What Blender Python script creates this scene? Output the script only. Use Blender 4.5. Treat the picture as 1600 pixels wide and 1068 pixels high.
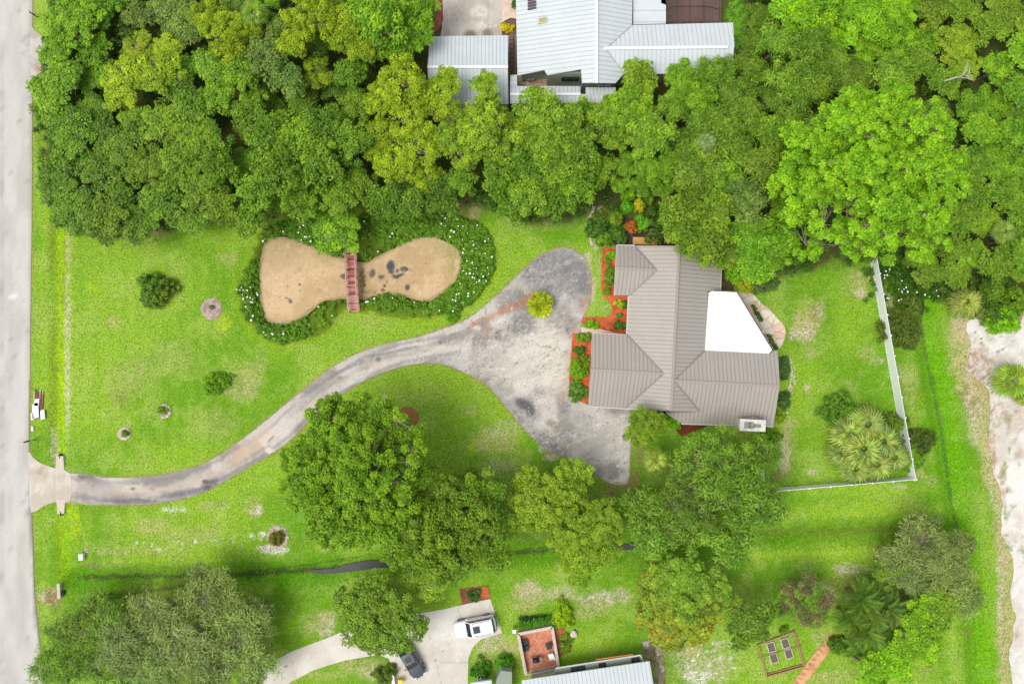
import bpy, bmesh, math, random
import numpy as np
from mathutils import Vector
PI = math.pi
for o in list(bpy.data.objects): bpy.data.objects.remove(o)
scene = bpy.context.scene
C = scene.collection

# ---------------------------------------------------------------- camera, sky, sun, exposure
CAMH = 80.0; MPP = 0.075
cd = bpy.data.cameras.new('camera'); cam = bpy.data.objects.new('camera', cd); C.objects.link(cam)
cam.location = (0, 0, CAMH); cam.rotation_euler = (0, 0, 0)
cd.sensor_width = 36; cd.lens = 36*CAMH/(1600*MPP); cd.clip_end = 3000
scene.camera = cam
SUN_EL, SUN_AZ = math.radians(64), math.radians(250)      # azimuth clockwise from north: light from the lower left
w = bpy.data.worlds.new('World'); scene.world = w; w.use_nodes = True
nt = w.node_tree; bg = nt.nodes['Background']
sk = nt.nodes.new('ShaderNodeTexSky'); sk.sky_type = 'NISHITA'; sk.sun_disc = False
sk.sun_elevation = SUN_EL; sk.sun_rotation = SUN_AZ; sk.dust_density = 3; sk.air_density = 1.0
hs = nt.nodes.new('ShaderNodeHueSaturation'); hs.inputs['Saturation'].default_value = 0.3
nt.links.new(sk.outputs[0], hs.inputs['Color']); nt.links.new(hs.outputs[0], bg.inputs['Color'])
bg.inputs['Strength'].default_value = 0.15
sd = bpy.data.lights.new('sun', 'SUN'); sun = bpy.data.objects.new('sun', sd); C.objects.link(sun)
sd.energy = 1.1; sd.angle = math.radians(34); sd.color = (1, .965, .90)
dirv = Vector((math.sin(SUN_AZ)*math.cos(SUN_EL), math.cos(SUN_AZ)*math.cos(SUN_EL), math.sin(SUN_EL)))
sun.rotation_euler = dirv.to_track_quat('Z', 'Y').to_euler(); sun.location = dirv*100
scene.view_settings.view_transform = 'Standard'; scene.view_settings.look = 'None'
scene.view_settings.exposure = 0.22; scene.view_settings.gamma = 1
scene.render.engine = 'CYCLES'
try:
    scene.cycles.max_bounces = 6; scene.cycles.diffuse_bounces = 3; scene.cycles.transmission_bounces = 4
    scene.cycles.use_light_tree = False
except Exception: pass

# ---------------------------------------------------------------- basics
def lin(c):
    return tuple(((v/255)/12.92 if v/255 <= .04045 else ((v/255+.055)/1.055)**2.4) for v in c)
def W(px, py, z=0.0):
    s = MPP*(CAMH-z)/CAMH
    return np.array([(px-800)*s, (534-py)*s, z])
def Wl(pts, z=0.0): return np.array([W(p[0], p[1], z)[:2] for p in pts])
def m2(rpx, z=0): return rpx*MPP*(CAMH-z)/CAMH

def props(o, label=None, cat=None, group=None, kind=None):
    if label: o['label'] = label
    if cat: o['category'] = cat
    if group: o['group'] = group
    if kind: o['kind'] = kind
    return o
def thing(name, label, cat, loc=(0,0,0), rz=0, group=None):
    o = bpy.data.objects.new(name, None); C.objects.link(o)
    o.location = loc; o.rotation_euler = (0,0,rz); o.empty_display_size = .3
    return props(o, label, cat, group)
def link(name, me, parent=None, color=None):
    o = bpy.data.objects.new(name, me); C.objects.link(o)
    if parent: o.parent = parent
    if color is not None: o.color = (*color, 1)
    return o
def np_mesh(name, V, F, mats, attrs=None, col=None, smooth=False, midx=None):
    me = bpy.data.meshes.new(name)
    V = np.ascontiguousarray(V, dtype=np.float32); F = np.asarray(F, dtype=np.int32)
    n, k = F.shape
    me.vertices.add(len(V)); me.vertices.foreach_set('co', V.ravel())
    me.loops.add(n*k); me.loops.foreach_set('vertex_index', F.ravel())
    me.polygons.add(n); me.polygons.foreach_set('loop_start', np.arange(0, n*k, k, dtype=np.int32))
    me.polygons.foreach_set('loop_total', np.full(n, k, dtype=np.int32))
    if midx is not None: me.polygons.foreach_set('material_index', np.asarray(midx, dtype=np.int32))
    me.update(calc_edges=True)
    for m in (mats if isinstance(mats, (list, tuple)) else [mats]): me.materials.append(m)
    if attrs:
        for an, a in attrs.items():
            at = me.attributes.new(an, 'FLOAT', 'POINT'); at.data.foreach_set('value', np.asarray(a, dtype=np.float32))
    if col is not None:
        at = me.attributes.new('col', 'FLOAT_COLOR', 'POINT')
        c4 = np.ones((len(V), 4), dtype=np.float32); c4[:, :3] = col; at.data.foreach_set('color', c4.ravel())
    if smooth: me.polygons.foreach_set('use_smooth', np.ones(n, dtype=bool))
    return me

class MB:
    """collects boxes, prisms and tubes, then links them as one mesh object"""
    def __init__(s): s.bm = bmesh.new(); s.mi = 0
    def face(s, pts):
        vs = [s.bm.verts.new(tuple(p)) for p in pts]
        f = s.bm.faces.new(vs); f.material_index = s.mi; return f
    def box(s, c, size, rz=0, rx=0, ry=0):
        from mathutils import Matrix
        M = Matrix.Translation(Vector(c)) @ Matrix.Rotation(rz, 4, 'Z') @ Matrix.Rotation(ry, 4, 'Y') @ Matrix.Rotation(rx, 4, 'X')
        v = [s.bm.verts.new(M @ Vector((x*size[0]/2, y*size[1]/2, z*size[2]/2))) for z in (-1,1) for x, y in ((-1,-1),(1,-1),(1,1),(-1,1))]
        for q in ((3,2,1,0),(4,5,6,7),(0,1,5,4),(1,2,6,5),(2,3,7,6),(3,0,4,7)):
            f = s.bm.faces.new([v[i] for i in q]); f.material_index = s.mi
    def beam(s, a, b, w_, h_, up=(0,0,1)):
        a = Vector(a); b = Vector(b); d = (b-a); L = d.length
        if L < 1e-6: return
        d.normalize(); u = Vector(up); sd_ = d.cross(u)
        if sd_.length < 1e-4: sd_ = d.cross(Vector((1,0,0)))
        sd_.normalize(); u = sd_.cross(d)
        v = []
        for p in (a, b):
            for x, y in ((-1,-1),(1,-1),(1,1),(-1,1)): v.append(s.bm.verts.new(p + sd_*x*w_/2 + u*y*h_/2))
        for q in ((0,1,2,3),(7,6,5,4),(0,4,5,1),(1,5,6,2),(2,6,7,3),(3,7,4,0)):
            f = s.bm.faces.new([v[i] for i in q]); f.material_index = s.mi
    def tube(s, pts, rads, n=8, cap=True):
        rings = []
        for i, p in enumerate(pts):
            p = Vector(p); q0 = Vector(pts[max(i-1,0)]); q1 = Vector(pts[min(i+1,len(pts)-1)])
            d = (q1-q0).normalized(); a = d.cross(Vector((.13,.97,.2))); a.normalize(); b = d.cross(a)
            rings.append([s.bm.verts.new(p+(a*math.cos(t)+b*math.sin(t))*rads[i]) for t in [2*PI*k/n for k in range(n)]])
        for r0, r1 in zip(rings, rings[1:]):
            for k in range(n):
                f = s.bm.faces.new([r0[k], r0[(k+1)%n], r1[(k+1)%n], r1[k]]); f.material_index = s.mi; f.smooth = True
        if cap:
            for r in (rings[0][::-1], rings[-1]):
                f = s.bm.faces.new(r); f.material_index = s.mi
    def prism(s, poly, z0, z1):
        """poly: list of (x,y); z1 number or list"""
        z1s = z1 if isinstance(z1, (list, tuple)) else [z1]*len(poly)
        z0s = z0 if isinstance(z0, (list, tuple)) else [z0]*len(poly)
        a = sum(poly[i][0]*poly[(i+1)%len(poly)][1]-poly[(i+1)%len(poly)][0]*poly[i][1] for i in range(len(poly)))
        idx = list(range(len(poly)))
        if a < 0: idx.reverse()
        lo = [s.bm.verts.new((poly[i][0], poly[i][1], z0s[i])) for i in idx]
        hi = [s.bm.verts.new((poly[i][0], poly[i][1], z1s[i])) for i in idx]
        f = s.bm.faces.new(hi); f.material_index = s.mi
        f = s.bm.faces.new(lo[::-1]); f.material_index = s.mi
        n = len(idx)
        for i in range(n):
            f = s.bm.faces.new([lo[i], lo[(i+1)%n], hi[(i+1)%n], hi[i]]); f.material_index = s.mi
    def build(s, name, mats, parent=None, bevel=0, color=None):
        bmesh.ops.triangulate(s.bm, faces=[f for f in s.bm.faces if len(f.verts) > 4])
        me = bpy.data.meshes.new(name); s.bm.to_mesh(me); s.bm.free()
        for m in (mats if isinstance(mats, (list, tuple)) else [mats]): me.materials.append(m)
        o = link(name, me, parent, color)
        if bevel:
            b = o.modifiers.new('bevel', 'BEVEL'); b.width = bevel; b.segments = 2; b.limit_method = 'ANGLE'
        return o

# ---------------------------------------------------------------- numpy noise
_rn = np.random.default_rng(5); _LAT = _rn.random((512, 512))
def vnoise(x, y):
    xi = np.floor(x).astype(int); yi = np.floor(y).astype(int); fx = x-xi; fy = y-yi
    fx = fx*fx*(3-2*fx); fy = fy*fy*(3-2*fy)
    a = _LAT[yi%512, xi%512]; b = _LAT[yi%512, (xi+1)%512]; c = _LAT[(yi+1)%512, xi%512]; d = _LAT[(yi+1)%512, (xi+1)%512]
    return (a*(1-fx)+b*fx)*(1-fy)+(c*(1-fx)+d*fx)*fy
def fbm(x, y, s=1.0, octv=4, off=0):
    t = 0; A = 1; n = 0
    for k in range(octv):
        t = t+A*vnoise(x/s*2**k+off+17.3*k, y/s*2**k+off*1.7+9.1*k); n += A; A *= .55
    return t/n
def sstep(a, b, x):
    t = np.clip((x-a)/(b-a), 0, 1); return t*t*(3-2*t)
def in_poly(x, y, poly):
    r = np.zeros(x.shape, bool); n = len(poly)
    for i in range(n):
        x0, y0 = poly[i]; x1, y1 = poly[(i+1)%n]
        if y0 == y1: continue
        c = ((y0 > y) != (y1 > y)) & (x < (x1-x0)*(y-y0)/(y1-y0)+x0)
        r ^= c
    return r
def seg_near(x, y, pts, closed=False):
    """distance to a polyline and nearest points"""
    best = np.full(x.shape, 1e18); bx = np.zeros(x.shape); by = np.zeros(x.shape)
    n = len(pts)
    for i in range(n if closed else n-1):
        x0, y0 = pts[i]; x1, y1 = pts[(i+1)%n]; dx = x1-x0; dy = y1-y0; L = dx*dx+dy*dy+1e-12
        t = np.clip(((x-x0)*dx+(y-y0)*dy)/L, 0, 1); qx = x0+t*dx; qy = y0+t*dy
        d = (x-qx)**2+(y-qy)**2; m = d < best
        best = np.where(m, d, best); bx = np.where(m, qx, bx); by = np.where(m, qy, by)
    return np.sqrt(best), bx, by
def smooth_poly(pts, k=4, closed=True):
    P = np.array(pts, float); n = len(P); out = []
    for i in range(n if closed else n-1):
        if closed: p0, p1, p2, p3 = P[(i-1)%n], P[i], P[(i+1)%n], P[(i+2)%n]
        else: p0, p1, p2, p3 = P[max(i-1,0)], P[i], P[i+1], P[min(i+2,n-1)]
        for j in range(k):
            t = j/k
            out.append(.5*((2*p1)+(-p0+p2)*t+(2*p0-5*p1+4*p2-p3)*t*t+(-p0+3*p1-3*p2+p3)*t**3))
    if not closed: out.append(P[-1])
    return [tuple(q) for q in out]

# ---------------------------------------------------------------- materials
def newmat(name):
    m = bpy.data.materials.new(name); m.use_nodes = True
    n = m.node_tree; b = n.nodes['Principled BSDF']; return m, n, b
def mixrgb(n, fac, a, b, mode='MIX'):
    x = n.nodes.new('ShaderNodeMix'); x.data_type = 'RGBA'; x.blend_type = mode
    for s, v in ((0, fac), (6, a), (7, b)):
        if isinstance(v, (int, float)): x.inputs[s].default_value = v
        elif isinstance(v, tuple): x.inputs[s].default_value = (*v[:3], 1)
        else: n.links.new(v, x.inputs[s])
    return x.outputs[2]
def noise(n, scale, detail=4, rough=.6, vec=None, dim='3D'):
    x = n.nodes.new('ShaderNodeTexNoise'); x.inputs['Scale'].default_value = scale
    x.inputs['Detail'].default_value = detail; x.inputs['Roughness'].default_value = rough
    if vec is not None: n.links.new(vec, x.inputs['Vector'])
    return x.outputs['Fac']
def ramp(n, fac, a, b, lo=0.0, hi=1.0):
    x = n.nodes.new('ShaderNodeMapRange'); x.inputs[1].default_value = a; x.inputs[2].default_value = b
    x.inputs[3].default_value = lo; x.inputs[4].default_value = hi; n.links.new(fac, x.inputs[0]); return x.outputs[0]
def texco(n, kind='Object', scale=None, rot=None):
    t = n.nodes.new('ShaderNodeTexCoord')
    if scale is None and rot is None: return t.outputs[kind]
    mp = n.nodes.new('ShaderNodeMapping')
    if scale: mp.inputs['Scale'].default_value = scale
    if rot: mp.inputs['Rotation'].default_value = rot
    n.links.new(t.outputs[kind], mp.inputs[0]); return mp.outputs[0]
def bump(n, b, h, strength=.4, dist=.05):
    x = n.nodes.new('ShaderNodeBump'); x.inputs['Strength'].default_value = strength; x.inputs['Distance'].default_value = dist
    n.links.new(h, x.inputs['Height']); n.links.new(x.outputs[0], b.inputs['Normal'])
def simple(name, col, rough=.6, var=.15, scale=3, metal=0, spec=.4, bmp=0):
    """surface colour with soft irregular variation at two scales"""
    m, n, b = newmat(name); c = lin(col); tc = texco(n)
    f = noise(n, scale, 5, .65, tc); f2 = noise(n, scale*9, 3, .6, tc)
    k = mixrgb(n, ramp(n, f, .3, .7), tuple(v*(1-var) for v in c), tuple(min(1, v*(1+var)) for v in c))
    k = mixrgb(n, ramp(n, f2, .35, .7, 0, var), k, tuple(v*.5 for v in c))
    n.links.new(k, b.inputs['Base Color']); b.inputs['Roughness'].default_value = rough; b.inputs['Metallic'].default_value = metal
    b.inputs['Specular IOR Level'].default_value = spec
    if bmp: bump(n, b, f2, bmp, .02)
    return m
def flatmat(name, col, rough=.4, metal=0, coat=0, trans=0, spec=.5):
    m, n, b = newmat(name); b.inputs['Base Color'].default_value = (*lin(col), 1); b.inputs['Roughness'].default_value = rough
    b.inputs['Metallic'].default_value = metal; b.inputs['Coat Weight'].default_value = coat
    b.inputs['Specular IOR Level'].default_value = spec; return m
def attrmat(name, rough=.9, grain=(8, .5), grain2=(40, .4), bmp=.5, bd=.03, spec=.2, sat=None):
    """surface whose broad colour comes from the mesh's own colour layer, with procedural grain on top"""
    m, n, b = newmat(name); a = n.nodes.new('ShaderNodeAttribute'); a.attribute_name = 'col'
    tc = texco(n); f = noise(n, grain[0], 5, .7, tc); f2 = noise(n, grain2[0], 2, .6, tc)
    g = ramp(n, f, .28, .72, 1-grain[1], 1+grain[1]); g2 = ramp(n, f2, .3, .7, 1-grain2[1], 1+grain2[1])
    mu = n.nodes.new('ShaderNodeMath'); mu.operation = 'MULTIPLY'; n.links.new(g, mu.inputs[0]); n.links.new(g2, mu.inputs[1])
    cb = n.nodes.new('ShaderNodeVectorMath'); cb.operation = 'SCALE'; n.links.new(a.outputs['Color'], cb.inputs[0]); n.links.new(mu.outputs[0], cb.inputs['Scale'])
    n.links.new(cb.outputs[0], b.inputs['Base Color']); b.inputs['Roughness'].default_value = rough; b.inputs['Specular IOR Level'].default_value = spec
    if bmp: bump(n, b, f2, bmp, bd)
    return m
def leafmat(name, alt=None, gloss=.45, trans=.35):
    """foliage: object colour x per-puff and per-leaf variation, light passing through the blades"""
    m, n, b = newmat(name); oi = n.nodes.new('ShaderNodeObjectInfo')
    v = n.nodes.new('ShaderNodeAttribute'); v.attribute_name = 'var'
    y = n.nodes.new('ShaderNodeAttribute'); y.attribute_name = 'yel'
    base = oi.outputs['Color']
    if alt is not None:
        q = n.nodes.new('ShaderNodeAttribute'); q.attribute_name = 'alt'
        base = mixrgb(n, q.outputs['Fac'], base, lin(alt))
    h = n.nodes.new('ShaderNodeHueSaturation'); n.links.new(base, h.inputs['Color'])
    n.links.new(ramp(n, v.outputs['Fac'], 0, 1, .45, 1.6), h.inputs['Value'])
    n.links.new(ramp(n, y.outputs['Fac'], 0, 1, .515, .475), h.inputs['Hue'])
    n.links.new(h.outputs[0], b.inputs['Base Color']); b.inputs['Roughness'].default_value = gloss
    b.inputs['Specular IOR Level'].default_value = .35
    t = n.nodes.new('ShaderNodeBsdfTranslucent'); n.links.new(h.outputs[0], t.inputs['Color'])
    mx = n.nodes.new('ShaderNodeMixShader'); mx.inputs[0].default_value = trans
    n.links.new(b.outputs[0], mx.inputs[1]); n.links.new(t.outputs[0], mx.inputs[2])
    n.links.new(mx.outputs[0], n.nodes['Material Output'].inputs['Surface'])
    return m
M_leaf = leafmat('leaf'); M_leafalt = leafmat('leaf_turning', alt=(204,160,40)); M_petal = flatmat('petal', (250,250,245), .6)
M_leafmix = leafmat('leaf_purple_tips', alt=(146,96,98)); M_leafred = leafmat('leaf_red_tips', alt=(225,60,35)); M_leafyel = leafmat('leaf_yellow_edge', alt=(240,215,30))
M_bark = simple('bark', (150,138,120), .9, .35, 6, bmp=.6); M_barkdead = simple('dead_bark', (205,198,185), .85, .25, 8)
M_ground = attrmat('lawn', .95, (3.0, .20), (6.5, .42), .8, .08, spec=.1)
M_asph = attrmat('old_asphalt', .9, (4, .12), (22, .14), .3, .01)
M_road = attrmat('pale_road', .9, (3, .05), (18, .07), .2, .01)
M_conc = attrmat('concrete', .85, (2.5, .06), (15, .08), .2, .01)
M_sand = attrmat('sand', .95, (3, .12), (20, .25), .6, .03)
M_mulch = attrmat('mulch', .95, (6, .3), (26, .5), .9, .05)
M_algae = attrmat('algae_scum', .6, (3, .08), (24, .14), .2, .01, spec=.3)
M_white = flatmat('white_vinyl', (250,250,250), .45); M_whiteroof = flatmat('white_membrane', (252,252,252), .55)
M_dark = flatmat('dark_plastic', (38,40,42), .5); M_black = flatmat('rubber', (24,24,26), .7)
M_wall = simple('cream_stucco', (205,198,182), .85, .06, 4); M_sage = simple('sage_siding', (176,184,162), .8, .06, 3)
M_glass = flatmat('window_glass', (60,72,74), .08, 0, 0, 0, .8); M_trim = flatmat('trim', (215,212,205), .5)
M_tan = simple('taupe_metal_roof', (178,171,161), .5, .045, .7, spec=.3); M_tanseam = simple('taupe_seam', (150,141,132), .55, .05, 3)
M_tanridge = simple('taupe_ridge', (170,158,146), .5, .04, 2)
M_silv = simple('galvanised_roof', (212,219,220), .45, .05, .5, spec=.35); M_silvseam = simple('galvanised_seam', (176,184,188), .5, .04, 2)
M_silvridge = simple('white_ridge', (246,248,249), .5, .02, 2)
M_wood = simple('weathered_wood', (172,140,104), .85, .22, 4); M_redwood = simple('red_stained_deck', (196,118,108), .8, .38, 2.2)
M_railwood = simple('faded_rail', (196,160,148), .8, .2, 6); M_tanwood = simple('pale_plywood', (214,168,100), .8, .1, 4)
M_stone = simple('pale_stone', (214,200,186), .85, .12, 4, bmp=.3); M_gravel = simple('brown_gravel', (160,135,118), .95, .35, 12, bmp=.8)
M_brown = simple('dark_mulch', (88,66,58), .95, .3, 8, bmp=.6); M_soil = simple('soil', (120,105,88), .95, .25, 9, bmp=.6)
M_steel = flatmat('brushed_steel', (165,168,170), .35, .8)

# ---------------------------------------------------------------- outlines (pixels of the photograph at ground level)
POND_L = [(421,370),(455,372),(492,385),(515,398),(535,401),(552,404),(554,440),(541,467),(515,470),(499,475),(477,493),(451,506),(421,505),(408,486),(404,452),(405,404)]
POND_R = [(552,404),(568,408),(586,400),(612,387),(642,374),(676,368),(709,383),(722,407),(712,441),(688,460),(661,472),(634,464),(604,459),(575,467),(556,469),(550,440)]
BANK = [(440,345),(500,335),(545,340),(593,330),(650,332),(700,335),(747,347),(770,375),(774,418),(752,460),(721,486),(687,494),(634,497),(590,492),(563,484),(545,480),(526,497),(511,520),(477,532),(440,539),(406,524),(380,494),(370,460),(374,433),(392,405),(408,360)]
DRIVE = [(109.5,739),(160,745),(215,745),(262,740),(310,727),(350,706),(400,669),(440,636),(480,603),(515,575),(560,551),(600,537),(650,527),(690,514),(722,502),(742,490),(762,473),(790,448),(815,423),(842,400),(868,388),(893,388),(911,400),(921,420),(924,445),(921,475),(909,500),(907,520),(925,520),(978,523),(978,600),(985,640),(986,690),(984,720),(980,756),(945,752),(925,735),(890,716),(858,706),(830,682),(806,655),(780,622),(757,598),(730,584),(700,571),(668,567),(635,571),(600,581),(560,600),(520,625),(490,650),(462,680),(430,705),(395,725),(350,752),(315,770),(270,782),(225,788),(170,788),(109.5,783)]
APRON = [(44,706),(52,714),(64,723),(86,731),(110,739),(110,783),(86,784),(68,790),(49,800),(46,760)]
ROAD_EDGE = [(56,-900),(53,-60),(51,0),(50.5,200),(50,345),(48,480),(47,586),(46,705),(48,760),(50,800),(54,920),(60,986),(66,1030),(72,1120),(90,2000)]
SOUTHDRIVE = [(330,1090),(360,1080),(400,1047),(455,1017),(519,993),(580,965),(640,960),(693,951),(728,943),(766,935),(775,962),(785,988),(768,993),(751,998),(739,1010),(732,1027),(731,1060),(731,1100),(622,1100),(618,1062),(613,1044),(608,1028),(590,1022),(538,1031),(490,1046),(455,1064),(420,1090)]
NDRIVE = [(688,-40),(690,4),(690,25),(691,42),(688,58),(790,58),(784,4),(784,-40)]
SAND = [(1700,440),(1610,470),(1590,515),(1560,500),(1538,505),(1512,500),(1500,520),(1515,540),(1512,575),(1530,600),(1542,640),(1548,700),(1556,735),(1566,775),(1570,840),(1580,870),(1585,900),(1580,960),(1576,1010),(1578,1070),(1575,1200),(1700,1200)]
MULCH = [(942,385),(952,387),(963,389),(963,461),(985,462),(985,523),(965,520),(934,513),(908,504),(911,496),(925,494),(944,496),(956,490),(957,481),(953,472),(943,464),(939,448),(940,409)]
DITCH_S = [(118,905),(210,903),(300,903),(400,899),(480,893),(540,886),(590,880),(700,870),(860,862),(975,856),(1120,842),(1200,834),(1300,831),(1390,829),(1440,827),(1500,822)]
DITCH_E = [(1436,400),(1440,470),(1449,540),(1462,600),(1474,660),(1483,720),(1492,790),(1500,830),(1512,880),(1524,940),(1530,1010),(1533,1090)]
DITCH_S2 = [(120,940),(165,937),(230,925),(300,915),(360,910)]
DITCH_W = [(93,120),(95,300),(94,450),(93,600),(93,715)]
DITCH_W2 = [(95,800),(97,850),(102,900)]

def height(X, Y):
    gx = X/MPP+800; gy = 534-Y/MPP
    h = np.zeros(X.shape)
    act = (gx > -50) & (gx < 1700) & (gy > -100) & (gy < 1200)
    x = gx[act]; y = gy[act]; hh = np.zeros(x.shape)
    for pts, wd, dp in ((DITCH_S, 30, .75), (DITCH_E, 26, .7), (DITCH_W, 20, .28), (DITCH_W2, 16, .25), (DITCH_S2, 12, .25)):
        d, _, _ = seg_near(x, y, pts); hh = np.minimum(hh, -dp*(1-sstep(2, wd, d)))
    din, _, _ = seg_near(x, y, POND_U, True); ins = in_poly(x, y, POND_U); sd_ = np.where(ins, -din, din)
    hh = np.minimum(hh, -.75*(1-sstep(-3, 15, sd_)))
    hh += (fbm(x, y, 40, 3)-.5)*.06*np.where(hh < -.02, 1, 0)
    h[act] = hh; return h
PL = smooth_poly(POND_L, 3); PR = smooth_poly(POND_R, 3)
POND_U = smooth_poly(POND_L[:6]+POND_R[1:14]+POND_L[7:], 2)

def blob(c, gx, gy, lst, rag=.5, gr=1.3):
    """lay irregular patches of another surface over the colour layer"""
    for (x, y, rx, ry, rot, col, st) in lst:
        R = max(rx, ry)*1.7; m = (np.abs(gx-x) < R) & (np.abs(gy-y) < R)
        if not m.any(): continue
        X = gx[m]; Y = gy[m]; ca, sa = math.cos(rot), math.sin(rot); dx = X-x; dy = Y-y
        d = np.hypot((dx*ca+dy*sa)/rx, (-dx*sa+dy*ca)/ry)
        n1 = fbm(X, Y, 14, 4, off=x*.13); n2 = fbm(X, Y, 3.2, 3, off=y*.17)
        f = sstep(1.15, .45, d+(n1-.5)*rag*2)*st*(1-gr*.5+gr*sstep(.36, .62, n2) if rag > .2 else 1)
        f = np.clip(f, 0, 1)[:, None]; c[m] = c[m]*(1-f)+np.array(lin(col))*f
    return c
DRY = (186,178,120); BARE = (205,190,165); YG = (178,205,20); DK = (92,150,30); BR = (150,125,90); WHT = (235,230,215); OLIVE = (140,160,50)
_r = random.Random(8)
GB = [(100,420,8,120,0,OLIVE,.6),(104,560,7,170,0,BARE,.5),(106,380,8,60,0,DRY,.5),(83,600,8,120,0,OLIVE,.5),(84,690,8,30,0,BARE,.5),(80,380,8,60,0,OLIVE,.5),
 (375,600,30,28,0,DRY,.45),(395,590,20,40,.4,DRY,.4),(195,590,40,40,0,DRY,.3),(178,503,14,10,0,DRY,.5),(190,625,14,12,0,BR,.3),(230,365,40,14,0,DRY,.5),(360,400,18,14,0,DRY,.4),
 (350,505,14,14,0,YG,.5),(145,450,12,10,0,YG,.35),(340,660,40,25,0,DRY,.25),(260,560,60,40,0,DRY,.18),
 (1265,505,26,34,0,DRY,.6),(1262,520,18,18,.5,BARE,.75),(1240,520,10,14,0,BARE,.7),(1275,485,16,16,0,BR,.45),(1282,480,10,20,0,BARE,.4),(1340,440,30,24,0,DRY,.55),(1345,458,10,8,0,BARE,.6),(1385,470,14,16,0,BARE,.5),
 (1270,550,20,10,0,DRY,.4),(1360,555,20,14,.6,DRY,.35),(1375,565,12,8,0,BARE,.4),(1262,605,6,10,0,BARE,.5),(1230,690,16,45,0,DRY,.6),(1225,715,12,30,0,BARE,.6),(1215,740,20,18,0,BR,.4),(1270,738,12,8,0,BARE,.5),(1330,600,20,8,0,DRY,.25),
 (1402,580,10,16,0,BARE,.4),(1420,600,16,40,0,DRY,.4),(1425,660,14,30,0,OLIVE,.5),(1395,480,12,20,0,BR,.4),
 (770,690,46,24,0,DRY,.55),(790,668,24,20,0,BARE,.3),(780,728,34,14,0,BARE,.35),(745,712,20,10,0,DK,.4),(730,640,20,12,0,DRY,.3),(600,620,8,6,0,WHT,.2),
 (940,935,50,16,-.15,BARE,.75),(825,930,32,26,0,DRY,.6),(830,925,22,18,.4,BARE,.55),(875,925,26,14,0,BARE,.45),(920,955,40,12,-.2,DRY,.5),(900,885,30,14,0,DRY,.3),
 (1100,1040,60,30,0,BARE,.45),(1060,1010,40,20,0,DRY,.5),(1090,1058,26,12,0,WHT,.5),(1020,1020,20,26,.3,BR,.7),(1035,1000,14,12,0,BARE,.6),(1280,930,40,24,0,BARE,.5),(1330,890,28,12,0,BARE,.75),(1320,910,34,18,0,BR,.5),(1290,1060,40,14,0,DRY,.5),(1290,1000,20,18,0,DRY,.5),(1355,1055,26,14,0,BR,.4),(1450,1030,18,24,0,DRY,.3),(1513,992,7,7,0,BR,.6),(1562,918,8,7,0,BARE,.7),
 (510,975,16,24,.2,BARE,.7),(495,968,30,16,0,DRY,.5),(560,1040,50,16,0,DRY,.5),(590,1052,26,14,0,BARE,.6),(500,1055,40,10,0,DRY,.3),(770,1005,30,18,0,BARE,.6),(790,1015,24,24,0,DRY,.6),(760,1030,22,14,0,BR,.5),(795,1040,20,22,0,BR,.7),(480,985,14,14,0,DRY,.3),
 (400,800,14,10,0,BARE,.6),(404,795,6,9,0,WHT,.7),(425,858,24,8,0,WHT,.75),(410,836,6,6,0,WHT,.7),(434,830,14,12,0,BARE,.6),(240,820,30,14,0,DRY,.5),(300,835,60,14,0,DRY,.4),(270,795,26,6,0,WHT,.4),(330,790,30,8,0,DRY,.5),(200,860,90,8,0,DRY,.35),(116,810,12,50,0,YG,.5),(140,885,14,8,0,BR,.35),(390,790,16,20,.4,DRY,.4),
 (78,932,16,14,0,BARE,.95),(80,935,20,20,0,BR,.6),(66,930,10,10,0,BARE,.7),
 (735,320,24,26,0,BR,.5),(742,330,12,24,.3,DRY,.6),(800,335,20,30,0,DRY,.25),(860,350,40,14,0,DRY,.25),(940,340,8,20,0,BARE,.8),(935,370,6,30,.2,BARE,.7),
 (924,455,7,24,0,BARE,.75),(921,430,5,40,0,BARE,.6),(945,480,8,10,0,DRY,.35),(918,400,10,10,0,BARE,.4),(935,415,8,26,0,DRY,.35),
 (560,500,50,8,0,DRY,.2),(860,715,12,6,0,BARE,.7),(848,700,10,8,0,WHT,.4),(985,750,16,18,0,BR,.7),(960,765,26,14,0,BR,.6),(1000,715,14,30,0,BR,.5),
 (1505,560,20,60,0,DRY,.85),(1525,560,22,60,0,BARE,.6),(1520,620,20,60,-.15,BR,.5),(1525,640,22,70,-.1,BARE,.6),(1500,510,16,24,0,BARE,.8),(1540,600,26,40,0,BR,.6),(1535,530,20,20,0,BR,.4),(1545,720,14,60,-.1,DRY,.8),(1555,760,12,60,-.1,BARE,.6),(1568,850,12,90,0,DRY,.7),(1566,930,10,160,0,BARE,.55),(1572,980,8,120,0,BR,.35),(1486,540,10,60,0,DRY,.35),
 (1575,120,16,20,0,BARE,.6),(1592,85,12,10,0,BR,.8),(1150,40,20,60,0,(110,175,40),.7),(1440,620,20,12,0,OLIVE,.4),(1455,750,18,12,0,DRY,.3),(1400,760,20,6,0,BARE,.35),(1430,740,14,10,0,DRY,.5)]
for i in range(26):
    GB.append((190+i*9+_r.uniform(-5,5), 858-i*.6+_r.uniform(-8,6), _r.uniform(2,5), _r.uniform(2,4), 0, WHT, _r.uniform(.15,.5)))
for i in range(60):
    GB.append((_r.uniform(110,800), _r.uniform(560,880), _r.uniform(4,16), _r.uniform(4,12), _r.uniform(0,3), _r.choice([DRY,OLIVE,DK,YG]), _r.uniform(.12,.3)))
for i in range(70):
    GB.append((_r.uniform(1060,1150), _r.uniform(1000,1068), _r.uniform(1.5,5), _r.uniform(1.5,4), 0, _r.choice([WHT,BARE]), _r.uniform(.3,.8)))
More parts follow.
